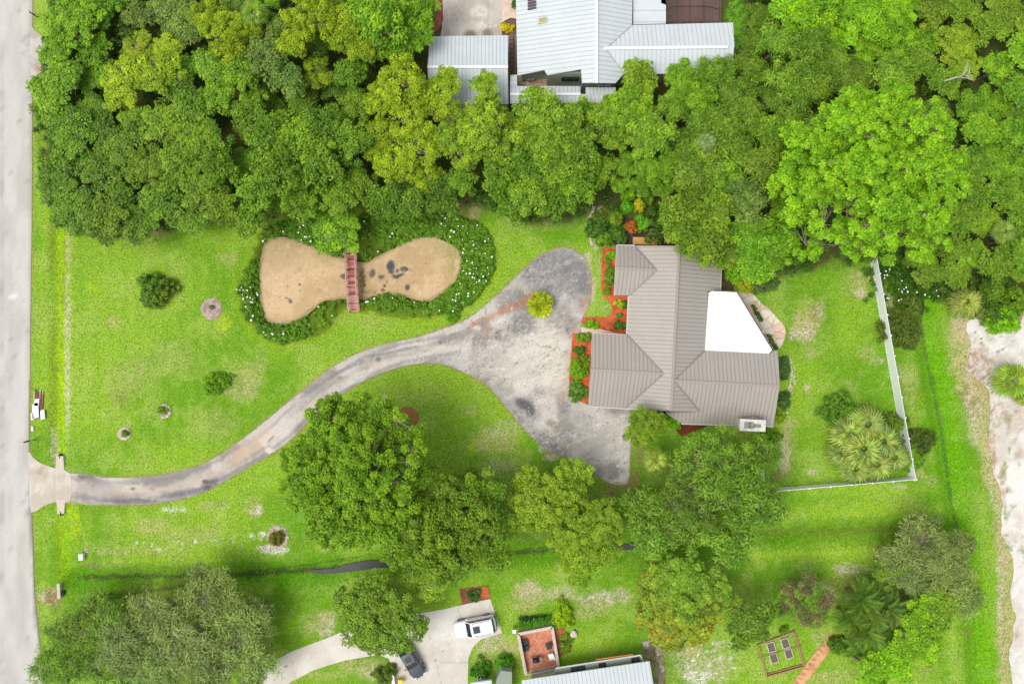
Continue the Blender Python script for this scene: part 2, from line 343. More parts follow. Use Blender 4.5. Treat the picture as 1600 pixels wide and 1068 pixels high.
for i in range(40):
    GB.append((_r.uniform(1400,1540), _r.uniform(730,1060), _r.uniform(1,2.5), _r.uniform(1,2), 0, YG, _r.uniform(.4,.8)))
WOODS = [(100,-200),(88,40),(74,130),(66,200),(64,290),(110,365),(200,372),(330,345),(420,340),(560,326),(640,330),(760,322),(830,352),(912,345),(925,335),(960,385),(1120,420),(1180,440),(1300,415),(1420,400),(1470,470),(1530,505),(1700,480),(1700,-200)]
def ground_col(X, Y):
    gx = X/MPP+800; gy = 534-Y/MPP
    n1 = fbm(gx, gy, 150, 4); n2 = fbm(gx, gy, 34, 4, 50); n3 = fbm(gx, gy, 7, 3, 90)
    A = np.array(lin((140,180,46))); B = np.array(lin((106,158,28))); D = np.array(lin((164,188,84)))
    f = sstep(.35, .65, n1)[..., None]; c = A*f+B*(1-f)
    f = (sstep(.48, .72, n2)*.55)[..., None]; c = c*(1-f)+D*f
    f = (sstep(.5, .75, n3)*.35)[..., None]; c = c*(1-f)+np.array(lin((158,188,90)))*f
    act = (gx > -60) & (gx < 1700) & (gy > -100) & (gy < 1200)
    x = gx[act]; y = gy[act]; k = c[act]
    def lay(fac, col):
        nonlocal k
        f = np.clip(fac, 0, 1)[:, None]; k = k*(1-f)+np.array(lin(col))*f
    nn = fbm(x, y, 10, 4, 33)
    stripes = .5+.5*np.sin(x/3.6+nn*2); lay(.10*stripes*(x < 420)*(y > 300), (190,210,80))
    d, _, _ = seg_near(x, y, DITCH_W); lay(sstep(14, 2, d)*.8, (158,198,8))
    d, _, _ = seg_near(x, y, DITCH_W2); lay(sstep(18, 2, d)*.6, (150,190,10))
    d, _, _ = seg_near(x, y, DITCH_S); s_ = sstep(30, 6, d+(nn-.5)*14); lay(s_*.65, (84,148,10))  # darker green on the ditch sides paints in the shade of the banks
    lay(sstep(46, 30, d)*sstep(26, 32, d)*.4*(y > 840)*(x > 1150), (170,200,60))
    lay(sstep(5.5, 2, d+(nn-.5)*9)*.75, (62,70,40))
    lay(sstep(9, 3, d+(nn-.5)*9)*.6*sstep(1130, 1250, x)*sstep(1400, 1385, x), (64,74,44)); lay(sstep(16, 5, d+(nn-.5)*9)*.45*sstep(1130, 1250, x), (88,130,24))
    d, _, _ = seg_near(x, y, DITCH_S2); lay(sstep(3.2, .6, d+(nn-.5)*3)*.7, (60,78,30))
    d, _, _ = seg_near(x, y, DITCH_E); s_ = sstep(40, 10, d+(nn-.5)*16); lay(s_*.6, (104,170,6))
    for off in (-19,-12,12,20): lay(sstep(3, 0, np.abs(d*np.sign(x-1490+(y<800)*30)-off))*.12, (80,140,10))
    lay(sstep(5, 1.5, d+(nn-.5)*7)*.7*(y < 830), (74,100,50)); lay(sstep(3, 1, d+(nn-.5)*7)*.3*(y >= 830), (74,100,30))
    # second thin edge above the ditch on the left and tractor bands on the right
    d, _, _ = seg_near(x, y, [(380,896),(470,886),(560,872)]); lay(sstep(3, .5, d+(nn-.5)*3)*.7, (70,88,40))
    band = .5+.5*np.sin((y-760)/5.5+nn*2.5); lay(.22*band*((x > 1130) & (x < 1480) & (y > 755) & (y < 890)), (172,205,60))
    band = .5+.5*np.sin((x-1540-(y-700)*.08)/5+nn*2.5); lay(.22*band*((x > 1440) & (x < 1580) & (y > 480)), (80,150,6))
    # bank of the pond
    din, _, _ = seg_near(x, y, BANK_S, True); ins = in_poly(x, y, BANK_S); sd_ = np.where(ins, -din, din)+(nn-.5)*14
    lay(sstep(16, 0, sd_)*.45, (150,176,30)); lay(sstep(3, -5, sd_)*.85, (96,118,36))
    # bare litter floor of the woods
    din, _, _ = seg_near(x, y, WOODS); ins = in_poly(x, y, WOODS); sd_ = np.where(ins, -din, din)+(nn-.5)*30
    lay(sstep(10, -14, sd_)*.9, (84,84,48))
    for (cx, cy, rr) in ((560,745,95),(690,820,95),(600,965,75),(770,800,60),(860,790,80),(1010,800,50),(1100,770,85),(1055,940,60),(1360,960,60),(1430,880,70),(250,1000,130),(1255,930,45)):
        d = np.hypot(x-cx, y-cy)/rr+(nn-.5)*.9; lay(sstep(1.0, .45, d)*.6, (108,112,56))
    k = blob(k, x, y, GB)
    d, _, _ = seg_near(x, y, ROAD_EDGE); lay(sstep(5, 1.5, d+(nn-.5)*4)*.55, (150,140,90))
    d, _, _ = seg_near(x, y, DRIVE, True); lay(sstep(4, 1, d+(nn-.5)*5)*.55, (160,140,100))
    d, _, _ = seg_near(x, y, SAND, True); lay(sstep(26, 3, d+(nn-.5)*30)*.65, (196,180,130))
    c[act] = k; return c
BANK_S = smooth_poly(BANK, 2)
inner_x = np.arange(-66, 66.01, .22); inner_y = np.arange(-45, 45.01, .22)
far = np.array([2, 5, 10, 18, 30, 50, 90, 160, 300, 600])
gxs = np.concatenate([-66-far[::-1], inner_x, 66+far]); gys = np.concatenate([-45-far[::-1], inner_y, 45+far])
GX, GY = np.meshgrid(gxs, gys); GZ = height(GX, GY)
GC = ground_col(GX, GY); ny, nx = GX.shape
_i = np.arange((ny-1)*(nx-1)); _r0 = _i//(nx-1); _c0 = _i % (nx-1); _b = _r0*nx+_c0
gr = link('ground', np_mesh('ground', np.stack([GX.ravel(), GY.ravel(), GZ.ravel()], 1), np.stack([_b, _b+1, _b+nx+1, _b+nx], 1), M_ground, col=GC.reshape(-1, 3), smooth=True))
props(gr, kind='structure')

def sheet(name, poly, z, mat, res=.25, colf=None, rag=0, sm=0, kind='structure', follow=False, parent=None):
    P = [W(*p)[:2] for p in poly] if not hasattr(poly, 'shape') else [tuple(p) for p in poly]
    if sm: P = smooth_poly(P, sm)
    P = np.array(P)
    if rag:
        Q = []
        for i in range(len(P)):
            a = P[i]; b = P[(i+1)%len(P)]; L = np.linalg.norm(b-a); k = max(1, int(L/(res*1.2)))
            for j in range(k): Q.append(a+(b-a)*j/k)
        Q = np.array(Q)
        q0 = Q.copy(); sc_ = 1.6 if rag < .5 else 4.3
        Q[:, 0] += (fbm(q0[:, 0], q0[:, 1], sc_, 5, 11)-.5)*rag*2; Q[:, 1] += (fbm(q0[:, 0], q0[:, 1], sc_, 5, 77)-.5)*rag*2; P = Q
    x0, y0 = P.min(0)-res*1.5; x1, y1 = P.max(0)+res*1.5
    xs = np.arange(x0, x1+res, res); ys = np.arange(y0, y1+res, res); X, Y = np.meshgrid(xs, ys); ins = in_poly(X, Y, P)
    cell = ins[:-1, :-1]|ins[1:, :-1]|ins[:-1, 1:]|ins[1:, 1:]
    used = np.zeros(X.shape, bool); used[:-1, :-1] |= cell; used[1:, :-1] |= cell; used[:-1, 1:] |= cell; used[1:, 1:] |= cell
    o = used & ~ins; _, bx, by = seg_near(X[o], Y[o], P, True); X[o] = bx; Y[o] = by
    idx = -np.ones(X.shape, int); idx[used] = np.arange(used.sum())
    r, c = np.nonzero(cell); F = np.stack([idx[r, c], idx[r, c+1], idx[r+1, c+1], idx[r+1, c]], 1)
    x = X[used]; y = Y[used]; Z = np.full(x.shape, float(z))
    if follow: Z = Z+height(x, y)
    col = None
    if colf is not None: col = colf(x/MPP+800, 534-y/MPP)
    ob = link(name, np_mesh(name, np.stack([x, y, Z], 1), F, mat, col=col, smooth=True), parent)
    if kind: props(ob, kind=kind)
    return ob
def base(x, a, b, s=30, off=0, lo=.35, hi=.65):
    f = sstep(lo, hi, fbm(x[0], x[1], s, 4, off))[:, None]; return np.array(lin(a))*f+np.array(lin(b))*(1-f)

# road
def road_col(x, y):
    c = base((x, y/4), (206,202,194), (193,188,180), 18); k = fbm(x, y/12, 3, 3, 5); c *= (1+(k-.5)*.16)[:, None]
    d = np.interp(y, [p[1] for p in ROAD_EDGE], [p[0] for p in ROAD_EDGE])-x
    f = (sstep(5, 0, d+(k-.5)*5)*.5)[:, None]; c = c*(1-f)+np.array(lin((160,145,128)))*f
    f = (sstep(2.2, 0, d+(k-.5)*2)*.6*(y > 590))[:, None]; c = c*(1-f)+np.array(lin((110,104,96)))*f
    f = (sstep(5, 0, np.abs(x-1.0)+(fbm(x, y, 30, 3)-.4)*10)*.4)[:, None]; c = c*(1-f)+np.array(lin((130,112,98)))*f
    f = (sstep(1.0, .1, np.abs(y-942+x*.02))*.25)[:, None]; c = c*(1-f)+np.array(lin((130,124,116)))*f
    v = np.abs(fbm(x, y, 60, 4, 21)-.5); c = c*(1-(sstep(.006, .001, v)*.22)[:, None]); c = c*(1-(sstep(3, 0, np.abs(x-32))*.05+sstep(3, 0, np.abs(x-14))*.05)[:, None])
    c = blob(c, x, y, [(21,463,7,7,0,(236,232,224),.8),(45,220,2.5,5,0,(235,230,222),.8),(33,378,3,5,0,(150,140,128),.7),(5,40,6,30,0,(220,214,204),.4)], .15)
    return c
road = sheet('road', [(-120,-700)]+ROAD_EDGE[1:-1]+[(-120,1500)], .03, M_road, .5, road_col)
def apron_col(x, y):
    c = base((x, y), (212,204,190), (198,188,172), 30, 4); c = blob(c, x, y, [(66,738,12,12,.6,(186,160,140),.5),(55,728,8,8,0,(232,220,205),.6),(95,745,16,10,0,(190,172,152),.4),(62,762,14,12,0,(220,212,194),.5)])
    f = (sstep(1.2, .2, np.abs(x-86))*.25)[:, None]; return c*(1-f)+np.array(lin((130,122,110)))*f
sheet('driveway_apron', APRON, .042, M_conc, .2, apron_col, sm=2)
def drive_col(x, y):
    n = fbm(x, y, 26, 5, 3); n2 = fbm(x, y, 6, 4, 60)
    c = base((x, y), (196,190,184), (150,144,140), 34, 9, .3, .62)
    mid = [(110,761),(170,767),(225,767),(290,757),(350,730),(400,702),(440,672),(480,632),(530,598),(580,568),(630,551),(690,540),(740,530),(800,520)]
    d, _, _ = seg_near(x, y, mid); seg = x < 720
    # worn wheel lanes along the lane, pinkish in the middle where the base shows
    def lay(c, f, col): f = np.clip(f, 0, 1)[:, None]; return c*(1-f)+np.array(lin(col))*f
    c = lay(c, seg*sstep(9, 2, d+(n-.5)*12)*.45, (206,188,172))
    c = lay(c, seg*sstep(5, 0, np.abs(d-14)+(n2-.5)*8)*.5, (134,128,128))
    c = lay(c, seg*(x > 350)*sstep(5, 0, np.abs(d-9)+(n2-.5)*8)*.3, (226,220,214))
    c = blob(c, x, y, [(860,420,62,44,0,(140,137,138),.8),(900,440,26,60,0,(128,125,128),.6),(800,470,50,30,.6,(132,128,128),.6),(830,570,70,60,0,(212,206,196),.75),(770,560,60,30,0,(206,198,188),.6),(870,560,40,60,0,(214,206,194),.6),
      (815,640,34,30,.8,(146,142,141),.7),(850,690,40,18,.6,(122,120,121),.7),(880,704,26,20,0,(118,116,117),.6),(920,690,40,30,0,(176,170,162),.6),(950,738,34,14,0,(130,126,124),.6),(905,655,30,30,0,(150,144,140),.5),(960,690,14,36,0,(190,180,168),.4),
      (757,500,34,9,-.45,(178,134,112),.8),(800,480,34,9,-.4,(172,124,100),.75),(830,462,16,8,-.4,(176,124,102),.7),(757,508,12,12,.4,(140,138,140),.8),(762,516,10,8,0,(176,126,100),.5),(745,512,8,5,0,(236,230,222),.6),(915,480,10,20,.2,(182,140,116),.6),(900,520,16,10,.3,(190,150,126),.5),(893,560,8,40,.25,(206,186,160),.6),(880,610,8,30,.4,(180,150,126),.4),
      (845,400,26,8,-.5,(122,118,120),.5),(300,768,50,7,-.15,(112,112,120),.7),(330,757,18,9,-.5,(92,94,100),.7),(215,783,70,5,0,(110,110,118),.7),(130,744,20,4,0,(104,104,108),.7),(160,764,30,12,0,(168,166,164),.5),(220,764,60,6,0,(214,196,180),.4),(400,690,36,14,-.7,(206,180,160),.6),(370,712,26,14,-.6,(204,176,156),.55),(415,690,10,10,0,(224,214,204),.5),(450,660,40,14,-.75,(214,208,200),.5),(480,625,60,8,-.7,(150,146,144),.5),(560,590,60,8,-.45,(226,222,214),.45),(620,552,70,7,-.2,(146,142,142),.5),(660,545,60,8,-.1,(216,210,202),.4),(700,530,40,10,-.2,(150,146,144),.5),
      (550,572,30,4,-.4,(132,128,128),.5),(620,548,60,3,-.2,(120,116,118),.5),(710,525,40,6,-.3,(128,124,124),.5)], .45, .45)
    c = blob(c, x, y, [(322,752,8,5,.1,(104,98,90),.95),(591,561,5,4.5,0,(122,116,106),.9),(530,590,5,3,-.3,(150,140,124),.9),(688,535,3,4,0,(110,108,96),.8),(820,632,14,10,.3,(92,90,92),.85),(829,642,9,10,0,(96,94,96),.85),(812,627,9,8,0,(98,96,96),.7),(862,661,12,7,.5,(150,142,126),.9),(807,567,3,2,0,(96,94,92),.8),(627,575,9,2.5,-.15,(88,84,78),.9),(512,618,4,3,0,(120,100,92),.8),(208,763,5,3,0,(110,108,104),.8),(238,763,9,3,0,(150,146,140),.7),(423,686,10,2,-.8,(90,86,84),.5),(420,703,7,5,0,(226,216,208),.8),(888,577,3,2,.3,(160,150,130),.8),(965,727,3,1.5,0,(230,226,220),.8)], .12)
    # meandering hairline cracks
    for (s, o, th, st) in ((22, 7, .012, .55), (13, 40, .010, .4)):
        v = np.abs(fbm(x, y, s, 3, o)-.5); c = lay(c, (x > 640)*sstep(th, th*.2, v)*st, (92,88,86))
    v = np.abs(fbm(x, y, 16, 3, 70)-.52); c = lay(c, (x > 640)*sstep(.014, .002, v)*.5, (230,226,218))
    d, _, _ = seg_near(x, y, DRIVE, True); c = lay(c, sstep(3, .3, d+(n2-.5)*5)*.4*(x > 115), (180,158,136)); c = lay(c, sstep(1.0, .1, d+(n2-.5)*3)*.35, (110,98,84))
    v = fbm(x*.35+y*.9, (x*.9-y*.35)/7, 5, 4, 8); c = c*(1+(v-.5)*.35*(x > 640))[:, None]
    return c*np.array([1.05, 1.045, 1.0])
sheet('driveway', DRIVE, .03, M_asph, .14, drive_col, rag=.05, sm=2)
sheet('side_apron', [(48,44),(54,48),(66,56),(80,70),(84,92),(80,106),(66,112),(48,118)], .042, M_conc, .2, lambda x, y: blob(base((x, y), (206,198,188), (186,176,164), 14, 9), x, y, [(62,105,14,10,0,(176,150,128),.7)]), sm=2, rag=.1)
def conc_col(x, y):
    c = base((x, y), (226,220,208), (212,204,190), 30, 2)
    for a, b in (((612,1036),(732,1034)), ((660,950),(690,1068)), ((713,945),(722,975)), ((748,938),(752,962)), ((764,940),(768,960)), ((668,962),(735,1050)), ((455,1017),(462,1062))):
        d, _, _ = seg_near(x, y, [a, b]); f = (sstep(.9, .1, d+(fbm(x, y, 6, 3)-.5)*2)*.35)[:, None]; c = c*(1-f)+np.array(lin((150,138,122)))*f
    return blob(c, x, y, [(448,1040,3,2,0,(120,110,100),.9),(692,1016,2,2,0,(120,110,100),.8),(680,1032,3,1.5,0,(130,120,108),.8),(720,1045,20,10,0,(214,206,190),.5),(640,1050,14,10,0,(205,196,180),.5),(700,985,24,18,0,(236,232,222),.6)], .3)
sheet('concrete_driveway', SOUTHDRIVE, .036, M_conc, .22, conc_col)
def nd_col(x, y):
    c = base((x, y), (206,198,186), (188,178,166), 20, 31)
    c = blob(c, x, y, [(715,18,12,30,0,(170,160,150),.6),(750,20,18,14,0,(222,214,202),.6),(760,40,20,6,0,(226,220,210),.6)])
    c = blob(c, x, y, [(735,55,13,10,0,(138,124,112),1),(762,55,10,13,0,(146,132,120),1)], .1)
    for xx in (712,738,763):
        f = (sstep(.8, .1, np.abs(x-xx))*.3)[:, None]; c = c*(1-f)+np.array(lin((140,128,118)))*f
    return c
sheet('carport_driveway', NDRIVE, .036, M_conc, .22, nd_col)
def peach_col(x, y): return base((x, y), (232,208,190), (220,190,170), 9, 12)
sheet('entrance_path', [(784,-20),(807,-20),(808,30),(798,28),(786,34),(784,36)], .038, M_conc, .2, peach_col)
sheet('front_path', [(907,511),(925,511),(978,514),(980,524),(940,524),(908,521)], .045, M_conc, .2, peach_col)
def sand_col(x, y):
    c = base((x, y), (236,230,220), (218,206,190), 26, 55, .3, .55)*np.array([.97,.99,1.0])
    return blob(c, x, y, [(1530,575,22,40,0,(178,150,128),.7),(1560,640,20,16,0,(190,165,142),.6),(1590,660,14,30,0,(200,180,160),.4),(1550,700,6,60,-.1,(180,150,120),.6),(1566,760,6,40,0,(186,156,126),.5),(1575,860,8,10,0,(110,150,50),.7),(1592,720,3,10,0,(130,120,110),.4),(1560,745,5,3,0,(190,130,90),.5)]+[(_r.uniform(1505,1600),_r.uniform(505,700),_r.uniform(1,4),_r.uniform(1,3),0,(150,124,104),.7) for _ in range(60)]+[(_r.uniform(1510,1600),_r.uniform(500,1068),_r.uniform(4,14),_r.uniform(3,10),_r.uniform(0,3),_r.choice([(196,186,170),(168,152,132),(140,146,84),(206,198,188)]),_r.uniform(.2,.5)) for _ in range(130)]+[(1578-_r.uniform(0,10),_r.uniform(700,1068),_r.uniform(2,5),_r.uniform(2,7),0,(128,150,60),.6) for _ in range(40)])
sheet('sand_track', SAND, .05, M_sand, .25, sand_col, rag=1.1, sm=2, follow=True)
def mulch_col(x, y): return base((x, y), (224,116,74), (196,88,56), 6, 21, .3, .7)
sheet('mulch_bed', MULCH, .055, M_mulch, .14, mulch_col, rag=.06)
sheet('mulch_bed', [(894,520),(924,524),(921,634),(895,622),(889,590),(892,550)], .05, M_mulch, .16, mulch_col, rag=.08)
sheet('mulch_bed', [(1050,655),(1110,660),(1100,668),(1082,674),(1066,682),(1056,672)], .05, M_mulch, .2, lambda x, y: base((x, y), (150,70,50), (110,66,48), 6, 21), rag=.1)
sheet('mulch_bed', [(718,920),(763,914),(766,934),(722,944)], .05, M_mulch, .16, lambda x, y: blob(base((x, y), (150,104,76), (120,84,60), 8, 3), x, y, [(756,925,10,10,0,(214,120,60),.9),(735,938,16,4,0,(200,110,70),.6)]), rag=.1)
sheet('mulch_bed', [(866,985),(880,978),(892,1000),(893,1018),(880,1022),(870,1030)], .05, M_mulch, .16, lambda x, y: base((x, y), (196,116,72), (140,100,70), 8, 3), rag=.12)
sheet('mulch_bed', [(668,-30),(690,-30),(692,30),(688,44),(678,52),(672,62),(668,50),(678,38),(684,20)], .05, M_mulch, .16, lambda x, y: base((x, y), (164,104,76), (140,86,62), 8, 3), rag=.08)
sheet('mulch_bed', [(784,36),(800,30),(808,34),(808,120),(794,120),(794,60),(784,57)], .05, M_mulch, .16, lambda x, y: base((x, y), (132,106,90), (110,86,70), 8, 3), rag=.04)
sheet('mulch_bed', [(960,340),(1060,340),(1060,384),(960,384)], .05, M_mulch, .2, lambda x, y: base((x, y), (98,76,70), (76,58,54), 8, 3), rag=.04)
sheet('mulch_bed', [(1122,400),(1150,410),(1146,455),(1124,455)], .05, M_mulch, .2, lambda x, y: base((x, y), (126,104,84), (96,84,62), 8, 3), rag=.1)
sheet('gravel_bed', [(1003,1002),(1020,1000),(1034,1016),(1038,1040),(1040,1100),(1018,1100),(1022,1036),(1012,1030)], .05, M_mulch, .16, lambda x, y: blob(base((x, y), (150,136,112), (104,112,60), 8, 3), x, y, [(1005,1005,12,8,.4,(224,210,200),.8),(1030,1020,5,30,-.2,(206,190,170),.6)]), rag=.12)
def ring(cx, cy, r, hole, name, ca, cb, z=.05):
    sheet(name, [(cx+r*math.cos(a)*(1+.06*math.sin(3*a+cx)), cy+r*math.sin(a)) for a in np.linspace(0, 2*PI, 24, endpoint=False)], z, M_mulch, .12, lambda x, y: base((x, y), ca, cb, 5, cx), rag=.10)
ring(331,482.5,17,0,'mulch_ring',(196,178,166),(168,146,132)); ring(257,642,10.5,0,'mulch_ring',(190,180,160),(160,150,124)); ring(194,677,10.5,0,'mulch_ring',(206,196,176),(184,172,146)); ring(433,838,16.5,0,'mulch_ring',(204,192,170),(160,146,116))
ring(636,652,17,0,'mulch_ring',(186,110,74),(140,124,60))
# ponds under a skin of tan algae
def pond_col(x, y):
    c = base((x, y), (214,184,142), (196,166,122), 30, 14); n = fbm(x, y, 3, 3, 3); f = (sstep(.62, .75, n)*.35)[:, None]; c = c*(1-f)+np.array(lin((166,124,76)))*f
    f = (sstep(22, 6, np.hypot(x-434, y-372)/3)*.35)[:, None]; c = c*(1-f)+np.array(lin((176,160,118)))*f
    dk = (74,76,84)
    de, _, _ = seg_near(x, y, POND_U, True); f = (sstep(7, 1, de+(n-.5)*8)*.7)[:, None]; c = c*(1-f)+np.array(lin((128,124,70)))*f
    c = blob(c, x, y, [(690,385,30,20,0,(186,166,120),.6),(650,380,30,14,0,(190,166,118),.5),(705,400,10,30,0,(160,156,80),.5),(440,410,30,20,0,(198,170,126),.4),(500,395,30,10,.4,(186,160,116),.5),(565,440,6,24,0,(120,112,50),.6),(580,455,16,6,0,(130,120,60),.5),(655,468,16,6,0,(200,160,96),.4)])
    return blob(c, x, y, [(609,415,8,11,.1,dk,1),(611,424,6,4,0,dk,1),(537,431,7,5,0,dk,1),(581,426,5,8,.3,(96,96,90),.9),(595,432,6,4,0,dk,.9),(617,432,7,3.5,.4,(96,90,70),.9),(631,420,8,5,0,dk,1),(624,430,10,3.5,-.3,dk,1),(620,423,3,4,0,(96,92,80),.9),(636,448,5,6,.4,dk,1),(600,446,3,3,0,(110,88,60),.9),(598,453,4,3,.4,(110,88,60),.9),(604,440,2,3,0,(110,88,60),.8),(615,466,12,3,0,(110,104,80),.7),(452,470,4,6,-.5,(70,70,60),.9),(446,465,3,2,0,(90,80,60),.8),(467,444,2,3,0,(110,90,60),.8),(448,447,2,2,0,(110,90,60),.8),(569,445,2,4,.3,(80,70,50),.9),(565,455,2,3,0,(80,70,50),.9)]+[(_r.uniform(405,720),_r.uniform(380,480),.9,.9,0,(150,110,70),.7) for _ in range(160)]+[(_r.uniform(410,715),_r.uniform(375,490),_r.uniform(2,8),_r.uniform(1.5,5),_r.uniform(0,3),_r.choice([(168,132,88),(228,202,164),(176,164,112)]),_r.uniform(.25,.5)) for _ in range(90)], .42, .3)
sheet('pond_water', POND_U, -.32, M_algae, .13, pond_col, rag=.3)
# open water lying in the ditches
m_dw, _n, _b2 = newmat('ditch_water'); _b2.inputs['Base Color'].default_value = (*lin((66,64,58)), 1); _b2.inputs['Roughness'].default_value = .55
sheet('ditch_water', [(474,896),(490,892),(520,890),(545,882),(600,875),(640,872),(640,884),(590,892),(540,897),(500,899)], -.60, m_dw, .2, rag=.15)
sheet('ditch_water', [(955,853),(1000,851),(1000,860),(955,862)], -.60, m_dw, .2)
sheet('ditch_water', [(1434,455),(1445,455),(1449,480),(1446,492),(1437,488)], -.5, m_dw, .2)

# ---------------------------------------------------------------- foliage
def norm(a): return a/(np.linalg.norm(a, axis=1, keepdims=True)+1e-9)
def leaves(rng, cen, rad, n, L, Wd, up=.7, shell=.6, flat=.8, outward=.6, droop=.15, pv=None, altf=None, low=.25, zl=None, fold=0):
    """n leaf blades on every puff; cen (k,3), rad (k,)"""
    k = len(cen); ix = np.repeat(np.arange(k), n); m = k*n
    d = norm(rng.normal(size=(m, 3))); fl = rng.random(m) > low; d[:, 2] = np.where(fl, np.abs(d[:, 2]), d[:, 2])
    r = rad[ix]*(shell+(1-shell)*rng.random(m)); p = cen[ix]+d*r[:, None]*np.array([1, 1, flat])
    nn = norm(d*.55+np.array([0, 0, up])+rng.normal(size=(m, 3))*.42)
    a = d*outward+rng.normal(size=(m, 3))*.55; a -= (a*nn).sum(1, keepdims=True)*nn; a = norm(a); b = np.cross(nn, a)
    s = (.7+.6*rng.random(m))[:, None]; l = L*s; w_ = Wd*s
    dr = np.zeros((m, 3)); dr[:, 2] = -droop*L
    V = np.stack([p-a*l*.5, p+b*w_*.5-a*l*.05, p+a*l*.5+dr, p-b*w_*.5-a*l*.05], 1).reshape(-1, 3)
    F = np.arange(4*m).reshape(-1, 4)
    pvv = (rng.random(k) if pv is None else pv)[ix]
    var = np.clip(.5+(pvv-.5)*.45+(rng.random(m)-.5)*.55, 0, 1); yel = np.clip(.5+(pvv-.5)*.5+(rng.random(m)-.5)*.7, 0, 1)
    at = {'var': np.repeat(var, 4), 'yel': np.repeat(yel, 4)}
    if altf is not None: at['alt'] = np.repeat(altf(p, rng), 4)
    return V, F, at
def join(parts):
    V = []; F = []; A = {}; o = 0
    for v, f, a in parts:
        V.append(v); F.append(f+o); o += len(v)
        for k, x in a.items(): A.setdefault(k, []).append(x)
    return np.concatenate(V), np.concatenate(F), {k: np.concatenate(x) for k, x in A.items()}
KIND = {  # puff radius, leaves per puff, leaf length, width, up, shell, bough ratio, spacing of puffs, outward, droop
 'oak':   (.62, 84, .27, .17, .6, .55, .36, .95, .5, .1),
 'pine':  (.50, 84, .24, .11, .55, .62, .27, .92, .6, .1),
 'broad': (.70, 92, .32, .18, .9, .50, .33, .95, .7, .3),
 'feather':(.95, 80, .52, .10, .5, .30, .34, .70, 1.2, .3),
 'tuft':  (.58, 94, .26, .165, .85, .50, .15, 1.15, .7, .2),
 'spread':(.56, 86, .28, .17, .9, .45, .15, 1.0, .8, .3),
 'fine':  (.45, 110, .17, .10, .7, .5, .40, 1.1, .4, .1),
 'glossy':(.60, 66, .40, .24, .9, .55, .42, 1.2, .6, .2)}
def crown_pts(rng, R, H, kind):
    pr, n, L, Wd, up, sh, br, dens, outw, droop = KIND[kind]
    nb = int(5+R*(2.3 if kind != 'pine' else 2.8)) if kind not in ('tuft', 'spread') else int(R*R*(1.05 if kind == 'spread' else 1.2)); ch = min(R*.75, H*.45); zb = H-ch
    B = []
    for i in range(nb):
        rr = R*(1-br*.85)*math.sqrt((i+.4)/nb)*rng.uniform(.85, 1.06); th = i*2.39996+rng.uniform(-.35, .35)
        br_ = R*br*rng.uniform(.7, 1.25)
        z = zb+ch*.9*math.sqrt(max(0, 1-(rr/R)**2))-br_*.6+rng.uniform(-.6, .3)*ch*(.35 if br > .2 else .75 if kind == 'spread' else .5)
        B.append((rr*math.cos(th), rr*math.sin(th), z, br_))
    P = []; PR = []
    for x, y, z, b in B:
        k = max(4, int(2.2*(b/pr)**2*dens))
        d = norm(rng.normal(size=(k, 3))); d[:, 2] = np.where(rng.random(k) > .3, np.abs(d[:, 2]), d[:, 2]*.6)
        rr = b*(.75+.3*rng.random(k)); P.append(np.array([x, y, z])+d*rr[:, None]*np.array([1, 1, .7])); PR.append(pr*rng.uniform(.7, 1.25, k))
    return B, np.concatenate(P), np.concatenate(PR)
def trunk_mesh(rng, R, H, B, P, mat, name='trunk', thin=1.0):
    mb = MB(); r0 = .09+R*.035
    zt = min(b[2] for b in B)*.55 if B else H*.4
    top = (rng.uniform(-.2, .2), rng.uniform(-.2, .2), zt)
    mb.tube([(0, 0, -.3), (0, 0, .15), (top[0]*.5, top[1]*.5, zt*.5), top], [r0*1.5, r0*1.15, r0*.95, r0*.8], 8)
    for x, y, z, b in B:
        mid = (top[0]+(x-top[0])*.45+rng.uniform(-.2, .2), top[1]+(y-top[1])*.45+rng.uniform(-.2, .2), zt+(z-zt)*.62)
        mb.tube([top, mid, (x, y, z)], [r0*.55*thin, r0*.33*thin, r0*.15*thin], 5, False)
        near = np.argsort(((P-np.array([x, y, z]))**2).sum(1))[:60]
        for j in rng.choice(near, min(7, len(near)), replace=False):
            q = P[j]; mb.tube([(x, y, z), tuple((np.array([x, y, z])+q)/2+rng.uniform(-.1, .1, 3)), tuple(q)], [r0*.16, r0*.09, .018], 4, False)
    return mb
_pc = {}
def crown_proto(kind, R, v, alt=None):
    key = (kind, R, v, alt)
    if key in _pc: return _pc[key]
    rng = np.random.default_rng(abs(hash((kind == 'x', int(R*10), v)))%9999+sum(map(ord, kind))*7)
    H = 4.2+1.12*R
    pr, n, L, Wd, up, sh, br, dens, outw, droop = KIND[kind]
    B, P, PR_ = crown_pts(rng, R, H, kind)
    altf = None; mat = M_leaf
    if alt == 'orange':
        mat = M_leafalt
        altf = lambda p, g: np.clip(sstep(1.5, -3.5, p[:, 1]+1.2*np.sin(p[:, 0]*1.3))*.8*(g.random(len(p)) > .25)*g.random(len(p))+.45*(g.random(len(p)) > .75)*(p[:, 0] < -2), 0, 1)
    if alt == 'purple':
        mat = M_leafmix; altf = lambda p, g: (g.random(len(p)) > .45)*sstep(.40, .58, fbm(p[:, 0]*1.0, p[:, 1], 1.8, 3, 4))
    hz = (P[:, 2]-P[:, 2].min())/(np.ptp(P[:, 2])+.01)
    V, F, A = leaves(rng, P, PR_, n, L, Wd, up, sh, .8, outw, droop, altf=altf)
    me = np_mesh(kind+'_crown', V, F, mat, A)
    mb = trunk_mesh(rng, R, H, B, P, M_bark, thin=1.0)
    tm = bpy.data.meshes.new('trunk'); mb.bm.to_mesh(tm); mb.bm.free(); tm.materials.append(M_bark)
    _pc[key] = (me, tm, H); return _pc[key]
G_OAK = 'dense leafy trees of the woods'
